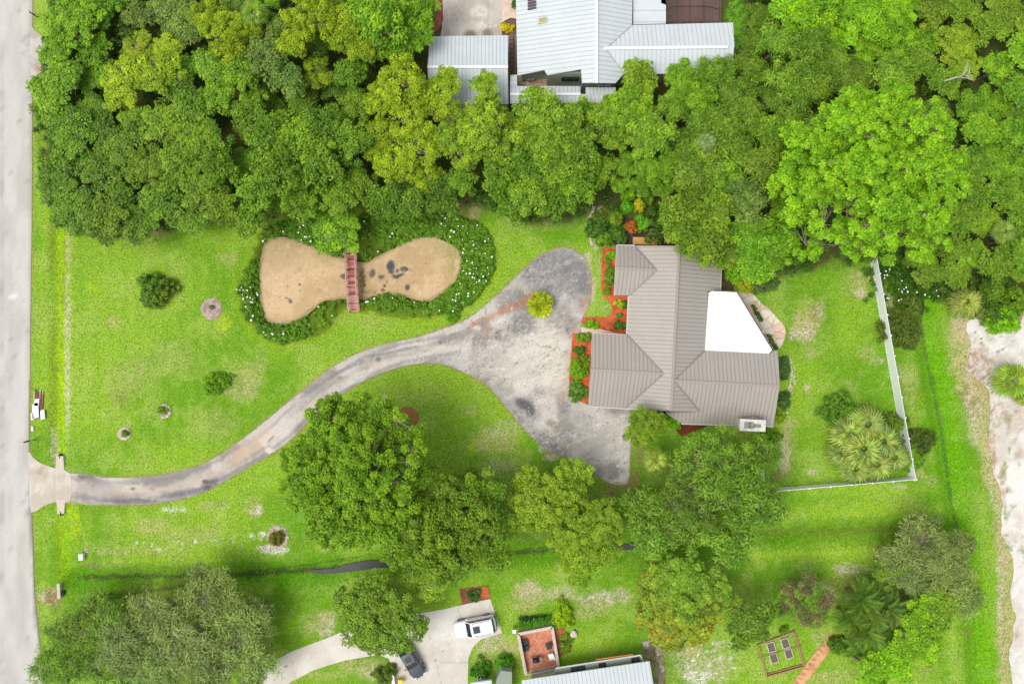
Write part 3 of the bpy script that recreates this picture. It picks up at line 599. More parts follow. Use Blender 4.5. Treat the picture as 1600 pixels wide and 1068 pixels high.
COL = {'oak': (130,174,42), 'oakd': (118,162,42), 'oaky': (140,178,44), 'grey': (126,160,66), 'pine': (166,196,38), 'pined': (154,192,46), 'lime': (144,202,32), 'bright': (130,182,38), 'leafy': (146,190,46), 'feather': (138,180,54), 'feathergrey': (150,176,90), 'fg2': (132,176,56), 'big': (138,188,34), 'giant': (150,206,34)}
LOOK = {'oak': 'dense mid green broadleaf tree', 'oakd': 'dark green oak', 'oaky': 'yellowish green oak', 'grey': 'grey green broadleaf tree', 'pine': 'bright yellow green pine', 'pined': 'olive green pine', 'lime': 'lime green broadleaf tree', 'bright': 'bright green leafy tree', 'leafy': 'light green large-leaved tree', 'feather': 'feathery green tree', 'feathergrey': 'feathery grey green tree', 'fg2': 'feathery deep green tree', 'big': 'billowing tree', 'giant': 'huge lime tree'}
TREES = []   # px, py, r_px, kind, colour key, alt, label override
def T(kind, ck, lst, alt=None, label=None, sc=1.0):
    for t in lst: TREES.append((t[0], t[1], t[2], kind, ck, alt, t[3] if len(t) > 3 else label, *t[4:]))
T('oak', 'bright', [(122,45,48),(92,82,30),(150,82,32),(122,12,26),(165,20,30)])
T('broad', 'bright', [(82,150,26),(92,182,22),(110,128,26)])
T('oak', 'oakd', [(118,215,40),(150,170,28),(96,282,38),(128,330,40),(170,345,42),(165,268,40),(112,248,30),(190,232,38),(160,210,26),(222,352,34)])
T('oak', 'oak', [(215,195,34),(262,200,38),(305,178,38),(240,262,44),(292,250,40),(330,222,34),(262,318,38),(318,305,36),(350,268,32),(352,330,32),(300,345,24),(378,120,34),(350,150,30),(395,350,22)])
T('pine', 'pine', [(205,125,42),(258,120,40),(222,78,34),(190,155,26),(270,80,26,),(352,48,44),(395,45,30),(365,88,26),(330,28,30)])
T('oak', 'grey', [(222,22,30),(275,28,36),(425,92,40),(440,50,30),(455,130,26),(300,52,24)])
T('oak', 'oak', [(425,220,42),(398,170,30),(470,215,42),(445,275,42),(505,262,40),(512,205,36),(555,225,34),(408,305,34),(470,320,32),(530,310,32),(558,285,30),(560,165,30),(545,120,22)])
T('pine', 'pine', [(488,28,44),(530,42,34),(468,78,26),(498,120,30),(545,72,26),(578,88,24)])
T('broad', 'bright', [(598,40,42),(645,45,44),(622,82,34),(655,15,30),(570,20,26),(560,110,18)])
T('pine', 'pine', [(628,135,42),(600,160,32),(668,155,38),(640,195,38),(600,215,32),(655,235,40),(618,262,34),(665,280,30),(590,245,20),(696,140,26)])
T('pine', 'pined', [(712,190,36),(752,205,40),(722,238,36),(770,240,34),(755,145,24),(792,200,28),(700,222,26),(770,175,22)])
T('oak', 'oakd', [(690,312,32),(720,285,28),(640,322,24),(600,318,26)])
T('broad', 'lime', [(530,360,40,'round bright shrubby tree overhanging the upper end of the red footbridge',.5)])
T('broad', 'leafy', [(840,178,36),(880,190,34),(915,185,28),(815,215,34),(858,228,36)])
T('oak', 'oak', [(815,262,36),(860,270,38),(905,245,38),(900,285,36),(825,305,36),(872,312,32),(780,285,26),(800,330,22),(935,270,28)])
T('broad', 'leafy', [(985,175,44),(1010,215,38),(1000,125,26),(960,215,32),(1048,165,28),(950,180,22)])
T('fine', 'bright', [(1062,130,30),(1090,160,26),(975,262,20),(1002,255,22),(1025,270,22),(1042,258,20),(1000,290,18),(1030,300,16),(970,290,16),(1050,285,16)])
T('feather', 'feather', [(1115,115,32),(1140,150,32),(1092,200,34),(1130,210,36),(1160,185,30),(1105,250,34),(1075,235,28),(1150,245,32),(1180,260,26),(1075,280,24)])
T('broad', 'bright', [(1130,275,32),(1105,285,28),(1165,385,32),(1190,370,32),(1200,405,32),(1172,418,24),(1215,380,24),(1160,350,22)])
T('oak', 'oaky', [(1062,360,40),(1100,372,40),(1070,325,32),(1110,330,36),(1048,335,24),(1130,398,28)])
T('oak', 'grey', [(1150,300,32),(1180,300,28),(1165,325,26)])
T('broad', 'lime', [(1240,35,36),(1280,22,36),(1330,25,40),(1378,40,38),(1300,60,32),(1410,70,32),(1350,75,30),(1222,12,26),(1400,18,26)])
T('feather', 'feather', [(1215,70,34),(1250,90,38),(1295,100,34),(1230,130,38),(1270,140,36),(1320,130,32),(1175,110,28),(1205,160,28),(1345,112,30),(1385,120,26),(1240,185,30)])
T('oak', 'oak', [(1410,115,28),(1430,100,24),(1195,205,24),(1200,240,22),(1190,275,24),(1215,230,20)])
T('oak', 'oaky', [(1450,20,34),(1560,20,34),(1535,50,26),(1590,30,30),(1495,20,26)])
T('fine', 'pined', [(1490,72,34,'pale yellow green vine-draped crown beside the bare grey branches at upper right'),(1502,105,28,'smaller vine-draped yellow green crown just below the larger vine-draped one'),(1478,142,18)])
T('broad', 'bright', [(1555,110,30),(1592,80,26),(1520,170,30),(1560,165,28),(1590,150,26),(1530,205,26),(1575,215,32),(1545,245,28),(1590,265,28),(1520,255,24)])
T('oak', 'oak', [(1520,305,28),(1560,300,32),(1590,330,30),(1535,345,28),(1570,375,28),(1500,345,26),(1480,390,28),(1510,395,28),(1545,415,26),(1592,400,24),(1450,425,24),(1490,430,22),(1430,400,22)])
T('spread', 'giant', [(1360,272,150,'huge lime green spreading tree, the largest crown, above the white fence')])
T('tuft', 'big', [(560,738,122,'large bright green billowing tree below the curve of the driveway')])
T('oak', 'oaky', [(690,820,92,'large yellowish oak between the billowing bright tree and the white suv'),(665,900,42)])
T('oak', 'oak', [(592,958,76,'round dark green tree overhanging the black car')])
T('oak', 'oak', [(752,770,42),(765,820,40),(778,865,30),(735,755,30),(625,850,34)])
T('oak', 'pined', [(852,780,62,'rounded yellow green tree just below the driveway between the big tufted trees')])
T('pine', 'pined', [(895,738,32),(820,800,34),(885,800,30)])
T('fine', 'pined', [(922,828,56,'smooth rounded olive pine below the dark end of the driveway'),(905,868,40),(950,800,28),(890,840,30)])
T('feather', 'fg2', [(1110,722,66),(1080,775,64),(1150,772,60),(1130,835,40),(1060,820,34),(1180,710,30),(1190,785,26),(1010,790,38),(1015,835,26)])
T('fine', 'oaky', [(1003,664,34,'small rounded yellow green tree against the lower wall of the taupe house')])
T('glossy', 'oak', [(1055,940,78,'round tree with large glossy leaves turning orange on its lower side')], alt='orange')
T('broad', 'oakd', [(1166,962,42,'rounded mid green tree left of the raised garden beds')])
T('broad', 'oak', [(1392,880,32),(1480,905,34),(1465,945,26)])
T('feather', 'feathergrey', [(1440,850,56),(1475,880,50),(1415,895,36),(1460,925,32),(1500,930,26),(1395,870,24),(1500,850,22)])
T('fine', 'oakd', [(1256,934,48,'bushy tree with purple tips left of the arching palm')], alt='purple')
T('broad', 'lime', [(1425,985,46),(1390,1030,36),(1445,1010,30),(1355,1045,26),(1440,950,26)])
T('feather', 'feathergrey', [(330,930,58),(250,960,56),(300,1000,58),(370,990,54),(200,1010,50),(260,1045,50),(340,1050,50),(400,1040,36),(405,960,34)])
T('feather', 'fg2', [(120,985,44),(95,1035,46),(150,1030,44),(180,970,34),(200,1060,36),(150,940,28)])
LAND = [((551,430),'the red footbridge'),((845,475),'the palm in the driveway loop'),((50,22),'the upper left mailbox'),((860,60),'the white house skylight'),((1084,20),'the screened pool cage'),((732,110),'the white carport roof'),((1360,410),'the white fence top end'),((1490,75),'the vine-draped crowns'),((1160,500),'the white flat patio roof'),((1175,665),'the white chimney'),((742,980),'the white suv'),((1425,750),'the white fence corner'),((1215,1020),'the raised garden beds'),((88,925),'the white pipe headwall'),((331,482),'the large grey mulch ring'),((85,400),'the roadside swale'),((430,840),'the ringed round shrub'),((985,690),'the dark driveway end'),((450,430),'the left pond'),((690,400),'the right pond')]
ORD = ['closest','second closest','third closest','fourth closest','fifth closest','sixth closest','seventh closest','eighth closest','ninth closest','tenth closest','eleventh closest','twelfth closest','thirteenth closest','fourteenth closest','fifteenth closest','sixteenth closest']
_used = set()
def rank_label(look, p, peers):
    """landmark and side on which this thing ranks nearest among all things of its look"""
    def side(a, b, q):
        dx, dy = a-q[0], b-q[1]
        return ('right of' if dx > 0 else 'left of') if abs(dx) > abs(dy) else ('below' if dy > 0 else 'above')
    cand = []
    for q, nm in LAND:
        d = math.hypot(p[0]-q[0], p[1]-q[1]); sd2 = side(p[0], p[1], q)
        r = sum(side(a, b, q) == sd2 and math.hypot(a-q[0], b-q[1]) < d-1e-6 for a, b in peers)
        n = sum(side(a, b, q) == sd2 for a, b in peers); cand.append((r*60+d, r, n, sd2, nm))
    cand.sort()
    for _, r, n, sd2, nm in cand:
        l = ('%s %s %s' % (look, sd2, nm)) if n == 1 else ('%s %s %s %s' % (ORD[min(r, 15)], look, sd2, nm))
        if n > 1: l = '%s %s %s, %s' % (look, sd2, nm, ORD[min(r, 15)])
        if l not in _used and r < 16: _used.add(l); return l
    return look
TN = {'tuft': 'broadleaf_tree', 'spread': 'broadleaf_tree', 'oak': 'oak_tree', 'pine': 'pine_tree', 'broad': 'broadleaf_tree', 'feather': 'feathery_tree', 'fine': 'leafy_tree', 'glossy': 'glossy_leaved_tree'}
RC = [1.6, 2.6, 3.8, 5.2]
_rt = random.Random(31)
_WPn = np.array(WOODS, float); _k = 0
for _try in range(9000):        # saplings standing in the openings of the canopy
    x = _rt.uniform(74, 1640); y = _rt.uniform(-30, 430)
    if 655 < x < 1165 and y < 185 or 930 < x < 1165 and y > 290: continue
    if 735 < x < 930 and y > 335: continue
    if not in_poly(np.array([x]), np.array([y]), _WPn)[0] or seg_near(np.array([x]), np.array([y]), WOODS)[0][0] < 12: continue
    if x < 640 and y > 330 or (660 < x < 800 and y > 320): continue
    if any(math.hypot(x-t[0], y-t[1]) < t[2]*.68+7 for t in TREES): continue
    TREES.append((x, y, _rt.uniform(17, 25), _rt.choice(['oak', 'broad', 'fine']), _rt.choice(['oak', 'oakd', 'bright']), None, None, .62)); _k += 1
    if _k > 75: break
for (px, py, r, kind, ck, alt, lab, *hs_) in TREES:
    if not hs_ and (abs(px-800) > 480 or py > 880) and r < 100: hs_ = [.62]
    if ck == 'giant': hs_ = [.9]
    R = m2(r, 6)*1.0; hc = .72*(4.2+1.12*R)
    R = m2(r, hc)*1.05
    if R > 5.9 or alt: Rp = round(R, 1); v = 7
    else: Rp = min(RC, key=lambda q: abs(math.log(q/R))); v = _rt.randint(0, 2 if Rp < 5 else 1)
    cm, tm, H = crown_proto(kind, Rp, v, alt)
    s = R/Rp
    loc = W(px, py, H*s*.72*(hs_[0] if hs_ else 1)); c = np.array(lin(COL[ck]))*_rt.uniform(.84, 1.14)*np.array([_rt.uniform(.94, 1.08), 1, _rt.uniform(.9, 1.15)])
    peers = [(t[0], t[1]) for t in TREES if t[4] == ck and t[6] is None]
    l = lab or rank_label(LOOK[ck], (px, py), peers)
    t = thing(TN[kind], l, 'tree', (loc[0], loc[1], min(0, float(height(np.array([loc[0]]), np.array([loc[1]]))[0]))), 0 if alt else _rt.uniform(0, 6.28), {'oak': 'broad crowned oaks', 'pine': 'tufted pines', 'broad': 'leafy broadleaf trees', 'feather': 'feathery trees', 'fine': 'rounded small-leaved trees', 'glossy': None, 'tuft': None, 'spread': None}[kind])
    t.scale = (s, s, s*_rt.uniform(.92, 1.08)*(hs_[0] if hs_ else 1))
    link('crown', cm, t, c); link('trunk', tm, t)

def stuff(name, cen, rad, n, L, Wd, colr, label, cat, **kw):
    rng = np.random.default_rng(len(cen)); V, F, A = leaves(rng, np.array(cen), np.array(rad), n, L, Wd, **kw)
    o = link(name, np_mesh(name, V, F, M_leaf, A), None, lin(colr)); return props(o, label, cat, kind='stuff')
# undergrowth on the floor of the woods
rg = np.random.default_rng(3)
WP = np.array(WOODS, float)
pts = rg.uniform([64, -60], [1660, 520], size=(5200, 2)); k = in_poly(pts[:, 0], pts[:, 1], WP)
no = [(655,-60,1165,168),(940,380,1160,460)]
for a, b, c_, d in no: k &= ~((pts[:, 0] > a) & (pts[:, 0] < c_) & (pts[:, 1] > b) & (pts[:, 1] < d))
k &= ~((pts[:, 0] > 955) & (pts[:, 0] < 1010) & (pts[:, 1] > 320) & (pts[:, 1] < 385)); k &= ~in_poly(pts[:, 0], pts[:, 1], np.array(SAND, float))
pts = pts[k & (fbm(pts[:, 0], pts[:, 1], 40, 3, 8) > .30)]
kk = len(pts); s = MPP*(CAMH-.5)/CAMH
cen = np.stack([(pts[:, 0]-800)*s, (534-pts[:, 1])*s, rg.uniform(.2, 2.4, kk)], 1)
stuff('undergrowth', cen, rg.uniform(.4, .9, kk), 60, .32, .15, (96,138,42), 'low dark green undergrowth filling the ground between the trees', 'undergrowth', up=.7, shell=.3)
# marsh plants round the ponds
bp = rg.uniform([360, 325], [780, 545], size=(9000, 2)); PLn = np.array(PL); PRn = np.array(PR); BK = np.array(BANK_S)
wat = in_poly(bp[:, 0], bp[:, 1], PLn)|in_poly(bp[:, 0], bp[:, 1], PRn)
gap = ((bp[:, 0] > 392) & (bp[:, 0] < 418) & (bp[:, 1] < 408) & (bp[:, 1] > 350))|((bp[:, 0] > 480) & (bp[:, 0] < 548) & (bp[:, 1] > 460+0*bp[:, 0]))|((bp[:, 0] > 562) & (bp[:, 0] < 615) & (bp[:, 1] > 372) & (bp[:, 1] < 402))|((bp[:, 0] > 538) & (bp[:, 0] < 566))|((bp[:, 1] > 478) & (bp[:, 0] > 556) & (bp[:, 0] < 665))
dout, _, _ = seg_near(bp[:, 0], bp[:, 1], BANK_S, True)
ok = in_poly(bp[:, 0], bp[:, 1], BK) & ~wat & ~((bp[:, 0] > 541) & (bp[:, 0] < 565) & (bp[:, 1] > 380)) & ~(gap & (rg.random(9000) > .12)) & (dout > 3) & ((dout > 14)|(rg.random(9000) > .45)|(bp[:, 0] > 690))
q = bp[ok]; kk = len(q); X = (q[:, 0]-800)*MPP; Y = (534-q[:, 1])*MPP; Z = height(X, Y)
cen = np.stack([X, Y, Z+rg.uniform(.1, .45, kk)], 1)
V, F, A = leaves(rg, cen, rg.uniform(.22, .42, kk), 34, .26, .11, up=.5, shell=.2, outward=.8)
fl = rg.random(kk) < (.05*sstep(.5,.62,fbm(q[:, 0], q[:, 1], 14, 3, 5))*2+.008+.22*(np.hypot(q[:, 0]-388, q[:, 1]-462) < 20)+.03*(q[:, 0] > 690)); fc = cen[fl]+np.array([0, 0, .38]); nf = len(fc); fr_ = rg.uniform(.05, .13, nf); a6 = np.linspace(0, 2*PI, 6, endpoint=False)
PV = np.concatenate([np.stack([fc[:, 0]+fr_*math.cos(t), fc[:, 1]+fr_*math.sin(t), fc[:, 2]+.05*(i % 2)], 1) for i, t in enumerate(a6)]); ii = np.arange(nf)
PF = np.concatenate([np.stack([ii, ii+nf, ii+2*nf, ii+3*nf], 1), np.stack([ii, ii+3*nf, ii+4*nf, ii+5*nf], 1)])
PA = {'var': np.ones(len(PV)), 'yel': np.ones(len(PV))}
V2, F2, A2 = join([(V, F, A), (PV, PF, PA)]); mi = np.concatenate([np.zeros(len(F), int), np.ones(len(PF), int)])
o = link('marsh_plants', np_mesh('marsh_plants', V2, F2, [M_leaf, M_petal], A2, midx=mi), None, lin((124,176,48)))
props(o, 'dark green marsh plants with scattered white flowers ringing the two tan ponds', 'marsh plants', kind='stuff')
# white flowered patch by the upper end of the fence
q = rg.normal([1412, 440], [24, 20], size=(260, 2)); cen = np.stack([(q[:, 0]-800)*MPP, (534-q[:, 1])*MPP, rg.uniform(.1, .8, 260)], 1)
V, F, A = leaves(rg, cen, rg.uniform(.3, .5, 260), 40, .26, .12, up=.5, shell=.2)
fc = cen[:42]+np.array([0, 0, .6]); nf = 42; fr_ = rg.uniform(.06, .14, nf); PV = np.concatenate([np.stack([fc[:, 0]+fr_*math.cos(t), fc[:, 1]+fr_*math.sin(t), fc[:, 2]+.05*(i % 2)], 1) for i, t in enumerate(a6)]); ii = np.arange(nf)
PF = np.concatenate([np.stack([ii, ii+nf, ii+2*nf, ii+3*nf], 1), np.stack([ii, ii+3*nf, ii+4*nf, ii+5*nf], 1)])
V2, F2, A2 = join([(V, F, A), (PV, PF, {'var': np.ones(len(PV)), 'yel': np.ones(len(PV))})])
o = link('flowering_weeds', np_mesh('flowering_weeds', V2, F2, [M_leaf, M_petal], A2, midx=np.concatenate([np.zeros(len(F), int), np.ones(len(PF), int)])), None, lin((84,132,32)))
props(o, 'low green weeds with white flowers right of the white fence top', 'weeds', kind='stuff')
# rough grass blades over the lawns
NB = 210000
q = rg.uniform([44, 100], [1600, 1075], size=(NB, 2)); okb = ~in_poly(q[:, 0], q[:, 1], np.array(DRIVE)) & ~in_poly(q[:, 0], q[:, 1], np.array(SOUTHDRIVE)) & ~in_poly(q[:, 0], q[:, 1], np.array(APRON)) & ~in_poly(q[:, 0], q[:, 1], BK) & ~in_poly(q[:, 0], q[:, 1], np.array(MULCH)) & ~in_poly(q[:, 0], q[:, 1], np.array(SAND)) & (q[:, 0] > np.interp(q[:, 1], [p[1] for p in ROAD_EDGE], [p[0] for p in ROAD_EDGE])) & ~in_poly(q[:, 0], q[:, 1], WP) & ~((q[:, 0] > 915) & (q[:, 0] < 1225) & (q[:, 1] > 380) & (q[:, 1] < 670)) & ~((q[:, 0] > 800) & (q[:, 0] < 1030) & (q[:, 1] > 985)) & (fbm(q[:, 0], q[:, 1], 12, 3, 3) > .36)
q = q[okb]; kk = len(q); X = (q[:, 0]-800)*MPP; Y = (534-q[:, 1])*MPP; Z = height(X, Y)
th = rg.uniform(0, 2*PI, kk); hgt = rg.uniform(.02, .06, kk); wd = rg.uniform(.03, .07, kk); ln = rg.uniform(.08, .2, kk)
P0 = np.stack([X-np.cos(th)*wd, Y-np.sin(th)*wd, Z], 1); P1 = np.stack([X+np.cos(th)*wd, Y+np.sin(th)*wd, Z], 1); P2 = np.stack([X-np.sin(th)*ln, Y+np.cos(th)*ln, Z+hgt], 1)
gv = np.stack([P0, P1, P2], 1).reshape(-1, 3); var = np.repeat(np.clip(rg.normal(.5, .2, kk), 0, 1), 3)
o = link('lawn_grass', np_mesh('lawn_grass', gv, np.arange(3*kk).reshape(-1, 3), M_leaf, {'var': var, 'yel': np.repeat(rg.random(kk), 3)}), None, lin((138,176,50)))
props(o, 'short green lawn grass growing across the yards', 'grass', kind='stuff')

# ---------------------------------------------------------------- roofs
def scanline(poly2, e):
    xs = []
    for i in range(len(poly2)):
        (d0, e0), (d1, e1) = poly2[i], poly2[(i+1)%len(poly2)]
        if (e0 > e) != (e1 > e): xs.append(d0+(d1-d0)*(e-e0)/(e1-e0))
    xs.sort(); return list(zip(xs[::2], xs[1::2]))
def plane_fit(pts):
    P = np.array(pts, float); c = P.mean(0); _, _, vt = np.linalg.svd(P-c); n = vt[2]; n = n*np.sign(n[2]); return c, n
def roof_slab(name, pts, mats, parent, sp=.45, sw=.042, sh=.04, flatdir=None, th=.14, off=0, label=None):
    """a slab of metal roofing with standing seams running down the slope (second material slot)"""
    c, n = plane_fit(pts); P = [np.array([p[0], p[1], c[2]-(n[0]*(p[0]-c[0])+n[1]*(p[1]-c[1]))/n[2]]) for p in pts]
    d = np.array([n[0], n[1], 0]) if flatdir is None else np.array([*flatdir, 0.])
    d = d-n*np.dot(d, n); d /= np.linalg.norm(d); e = np.cross(n, d)
    mb = MB(); mb.prism([(p[0], p[1]) for p in P], [p[2]-th for p in P], [p[2] for p in P])
    mb.mi = 1; p2 = [(float(np.dot(p-c, d)), float(np.dot(p-c, e))) for p in P]
    e0 = min(q[1] for q in p2); e1 = max(q[1] for q in p2); k = int((e1-e0)/sp); o = (e1-e0-k*sp)/2
    for i in range(k+1):
        ee = e0+o+i*sp
        for a, b in scanline(p2, ee):
            if b-a < .25: continue
            A = c+d*(a+.02)+e*ee+n*sh/2; B = c+d*(b-.02)+e*ee+n*sh/2; mb.beam(A, B, sw, sh, n)
    ob = mb.build(name, mats, parent); 
    if label: ob['label'] = label
    return ob
def cap(name, a, b, w_, h_, mat, parent):
    mb = MB(); mb.beam(a, b, w_, h_); return mb.build(name, mat, parent)
def wall(name, pts, z0, z1, mat, parent, inset=0):
    P = np.array(pts, float)[:, :2]; c = P.mean(0)
    if inset:
        a = sum(P[i][0]*P[(i+1)%len(P)][1]-P[(i+1)%len(P)][0]*P[i][1] for i in range(len(P))); sg = 1 if a > 0 else -1; Q = []
        for i in range(len(P)):
            p, q, r = P[i-1], P[i], P[(i+1)%len(P)]; u = (q-p)/np.linalg.norm(q-p); v = (r-q)/np.linalg.norm(r-q)
            n1 = np.array([-u[1], u[0]])*sg; n2 = np.array([-v[1], v[0]])*sg; b = n1+n2; b = b/max(.3, np.dot(b, b))*2; Q.append(q+b*inset)
        P = np.array(Q)
    mb = MB(); mb.prism([tuple(p) for p in P], z0, z1); return mb.build(name, mat, parent), P
def window(parent, a, b, t, wd, zc, hh, out, name='window'):
    """window on the wall line a->b at fraction t"""
    a = np.array(a, float); b = np.array(b, float); u = (b-a)/np.linalg.norm(b-a); nrm = np.array([u[1], -u[0]])*out; p = a+(b-a)*t; rz = math.atan2(u[1], u[0])
    f = MB(); q = p+nrm*.03
    for s in (-1, 1): f.box((*(q+u*s*wd/2), zc), (.07, .08, hh+.1), rz); f.box((*q, zc+s*hh/2), (wd-.07, .08, .07), rz)
    f.box((*q, zc), (.04, .06, hh-.07), rz)
    fo = f.build(name, M_trim, parent); g = MB(); g.box((*(p+nrm*.02), zc), (wd-.06, .03, hh-.06), rz); g.build('pane', M_glass, fo)
def door(parent, a, b, t, wd, hh, out, mat, name='door'):
    a = np.array(a, float); b = np.array(b, float); u = (b-a)/np.linalg.norm(b-a); nrm = np.array([u[1], -u[0]])*out; p = a+(b-a)*t; rz = math.atan2(u[1], u[0])
    f = MB(); f.box((*(p+nrm*.03), .06+hh/2), (wd, .06, hh), rz)
    for k in range(4): f.box((*(p+nrm*.065), .3+hh*k/4.2), (wd*.9, .015, .03), rz)
    d = f.build(name, mat, parent); h_ = MB(); q = p+nrm*.1+u*wd*.4; h_.box((*q, 1.02), (.12, .05, .03), rz); h_.build('handle', M_steel, d)

# taupe house in the middle of the plot
o0 = W(1060, 530, 0)
H1 = thing('house', 'large taupe metal roofed house beside the looped grey driveway', 'house', (0, 0, 0))
ze, zr, zg, zn = 2.7, 4.9, 4.4, 3.95
P1 = lambda x, y, z: W(x, y, z)
Rn, Rs = P1(1061.5,384,zr), P1(1048.7,641.5,zr)
roof_slab('roof', [P1(993,384,2.75), P1(1025.7,422,zn), P1(984,461,ze), P1(982,462,ze), P1(979,522.7,ze), P1(1038.2,583.3,zg), P1(976.6,638,ze), Rs, Rn], [M_tan, M_tanseam], H1, label='west slope of the main roof')
roof_slab('roof', [Rn, P1(1128,388,ze), P1(1125,455,ze), P1(1106,455,3.32), P1(1102.7,547.2,3.45), P1(1053,594,4.72), P1(1093.5,642.8,3.6), Rs], [M_tan, M_tanseam], H1)
roof_slab('roof', [P1(964,383,ze), P1(992.5,384,ze), P1(1025.7,422,zn), P1(962.5,418.2,zn)], [M_tan, M_tanseam], H1)
roof_slab('roof', [P1(962.5,418.2,zn), P1(1025.7,422,zn), P1(983,461.4,ze), P1(960.2,460.7,ze)], [M_tan, M_tanseam], H1)
roof_slab('roof', [P1(925,520.4,ze), P1(979,523,ze), P1(1038.2,583.3,zg), P1(922.5,577,zg)], [M_tan, M_tanseam], H1)
roof_slab('roof', [P1(922.5,577,zg), P1(1038.2,583.3,zg), P1(976.6,638,ze), P1(919.2,634,ze)], [M_tan, M_tanseam], H1)
roof_slab('roof', [P1(1053,594,4.8), P1(1102.7,547.2,3.45), P1(1215.8,547.5,3.45), P1(1218,603,4.8)], [M_tan, M_tanseam], H1)
roof_slab('roof', [P1(1053,594,4.8), P1(1218,603,4.8), P1(1208.5,665.5,3.0), P1(1065,661.5,3.0), P1(1040,645,3.4), P1(1093.5,642.8,3.55)], [M_tan, M_tanseam], H1)
for a, b in ((Rn, Rs), (P1(962.5,418.2,zn), P1(1025.7,422,zn)), (P1(922.5,577,zg), P1(1038.2,583.3,zg)), (P1(1053,594,4.8), P1(1218,603,4.8))):
    a = a+np.array([0,0,.04]); b = b+np.array([0,0,.04]); cap('ridge_cap', a, b, .24, .07, M_tanridge, H1)
for a, b in ((P1(993,384,2.85), P1(1025.7,422,zn+.07)), (P1(984,461,ze+.05), P1(1025.7,422,zn+.07)), (P1(979,522.7,ze+.06), P1(1038.2,583.3,zg+.06)), (P1(976.6,638,ze+.06), P1(1038.2,583.3,zg+.06)), (P1(1102.7,547.2,3.5), P1(1053,594,4.84)), (P1(1093.5,642.8,3.64), P1(1053,594,4.84))):
    cap('valley_flashing', a, b, .13, .07, M_tanseam, H1)
gt = MB()
for a, b in (((982,463,ze),(979.3,521,ze)), ((960,461.5,ze),(964,383,ze)), ((925,520.4,ze),(979,523,ze)), ((919,634.5,ze),(976.6,638.5,ze)), ((1065,662,3.0),(1208.5,666,3.0)), ((1128,388,ze),(1126,455,ze)), ((964,382.6,ze),(992,383.2,ze)), ((976.6,638.8,ze),(1093.5,643.5,3.55))):
    A = P1(*a); B = P1(*b); A[2] -= .09; B[2] -= .09; gt.beam(A, B, .11, .12)
gt.build('gutter', M_trim, H1)
wl = [P1(964,383,2.7), P1(1128,388,2.7), P1(1126,455,2.7), P1(1106,455,2.7), P1(1103,547,2.7), P1(1216,547,2.7), P1(1209,665,2.7), P1(1066,661,2.7), P1(1060,641,2.7), P1(919,634,2.7), P1(925,520,2.7), P1(980,523,2.7), P1(982,462,2.7), P1(960,461,2.7)]
wo, WPn = wall('wall', wl, 0, 2.5, M_wall, H1, .55)
gb = MB()     # gable walls under the roof ends
def gable(a, b, r, drop=.22):
    A = P1(*a); B = P1(*b); Rr = P1(*r); ctr = np.array([*P1(1055,540,0)[:2], 0])
    d = ctr-A; d[2] = 0; d /= np.linalg.norm(d); A = A+d*.45; B = B+d*.45; Rr = Rr+d*.45
    gb.face([(A[0],A[1],2.4), (B[0],B[1],2.4), (B[0],B[1],B[2]-drop), (Rr[0],Rr[1],Rr[2]-drop), (A[0],A[1],A[2]-drop)])
gable((925,521,ze),(919.5,633.5,ze),(922.5,577,zg)); gable((964,384,ze),(960.5,460,ze),(962.5,418,zn)); gable((1208,664,3.0),(1215,548,3.45),(1217,603,4.8)); gable((994,387,ze),(1127,390,ze),(1061,387,zr)); gable((978,637,ze),(1092,642,3.6),(1048.7,640,zr))
gb.build('gable_wall', M_wall, H1)
for i, ts in ((6, (.3, .7)), (7, (.2, .5, .8)), (10, (.4,)), (12, (.5,)), (1, (.3, .7)), (0, (.25, .7))):
    a = WPn[i]; b = WPn[(i+1)%len(WPn)]; L = np.linalg.norm(b-a)
    for t in ts: window(H1, a, b, t, min(1.4, L*.3), 1.45, 1.1, -1)
door(H1, WPn[11], WPn[12], .5, 1.1, 2.1, -1, M_wood, 'front_door'); door(H1, WPn[9], WPn[10], .3, 2.5, 2.2, -1, M_trim, 'garage_door')
# chimney
ch = W(1175.5, 668, 0)
cz = 5.1; c0 = W(1175.7,664,cz)
k = MB(); k.box((c0[0], c0[1], cz/2), (2.65, 1.12, cz), -.05); co = k.build('chimney', M_wall, H1, .03)
k = MB(); k.box((c0[0], c0[1], cz+.05), (2.85, 1.30, .12), -.05); kc = k.build('chimney_cap', simple('weathered_cap', (226,222,214), .9, .18, 3), co, .02)
soot = simple('soot_stained_mortar', (150,146,140), .95, .55, 2.4)
k = MB(); k.box((c0[0]-.42, c0[1]+.02, cz+.17), (1.0, .7, .14), -.05); k.box((c0[0]+.5, c0[1]-.05, cz+.135), (.75, .4, .07), -.05); k.build('flue', soot, kc)
k = MB(); q0 = W(1158,655,4.2); q1 = W(1196,656,4.2); q2 = W(1177,650.5,4.35)
k.face([tuple(q0), tuple(q1), tuple(q2)]); k.prism([tuple(q0[:2]), tuple(q1[:2]), tuple(q2[:2])], 3.4, [4.0,4.0,4.1]); k.build('cricket', M_tanridge, co)
k = MB(); 
v = W(1147, 645, 3.75); k.tube([(v[0], v[1], 3.2), (v[0], v[1], 3.9)], [.05, .05], 10); k.build('vent_pipe', M_trim, H1)
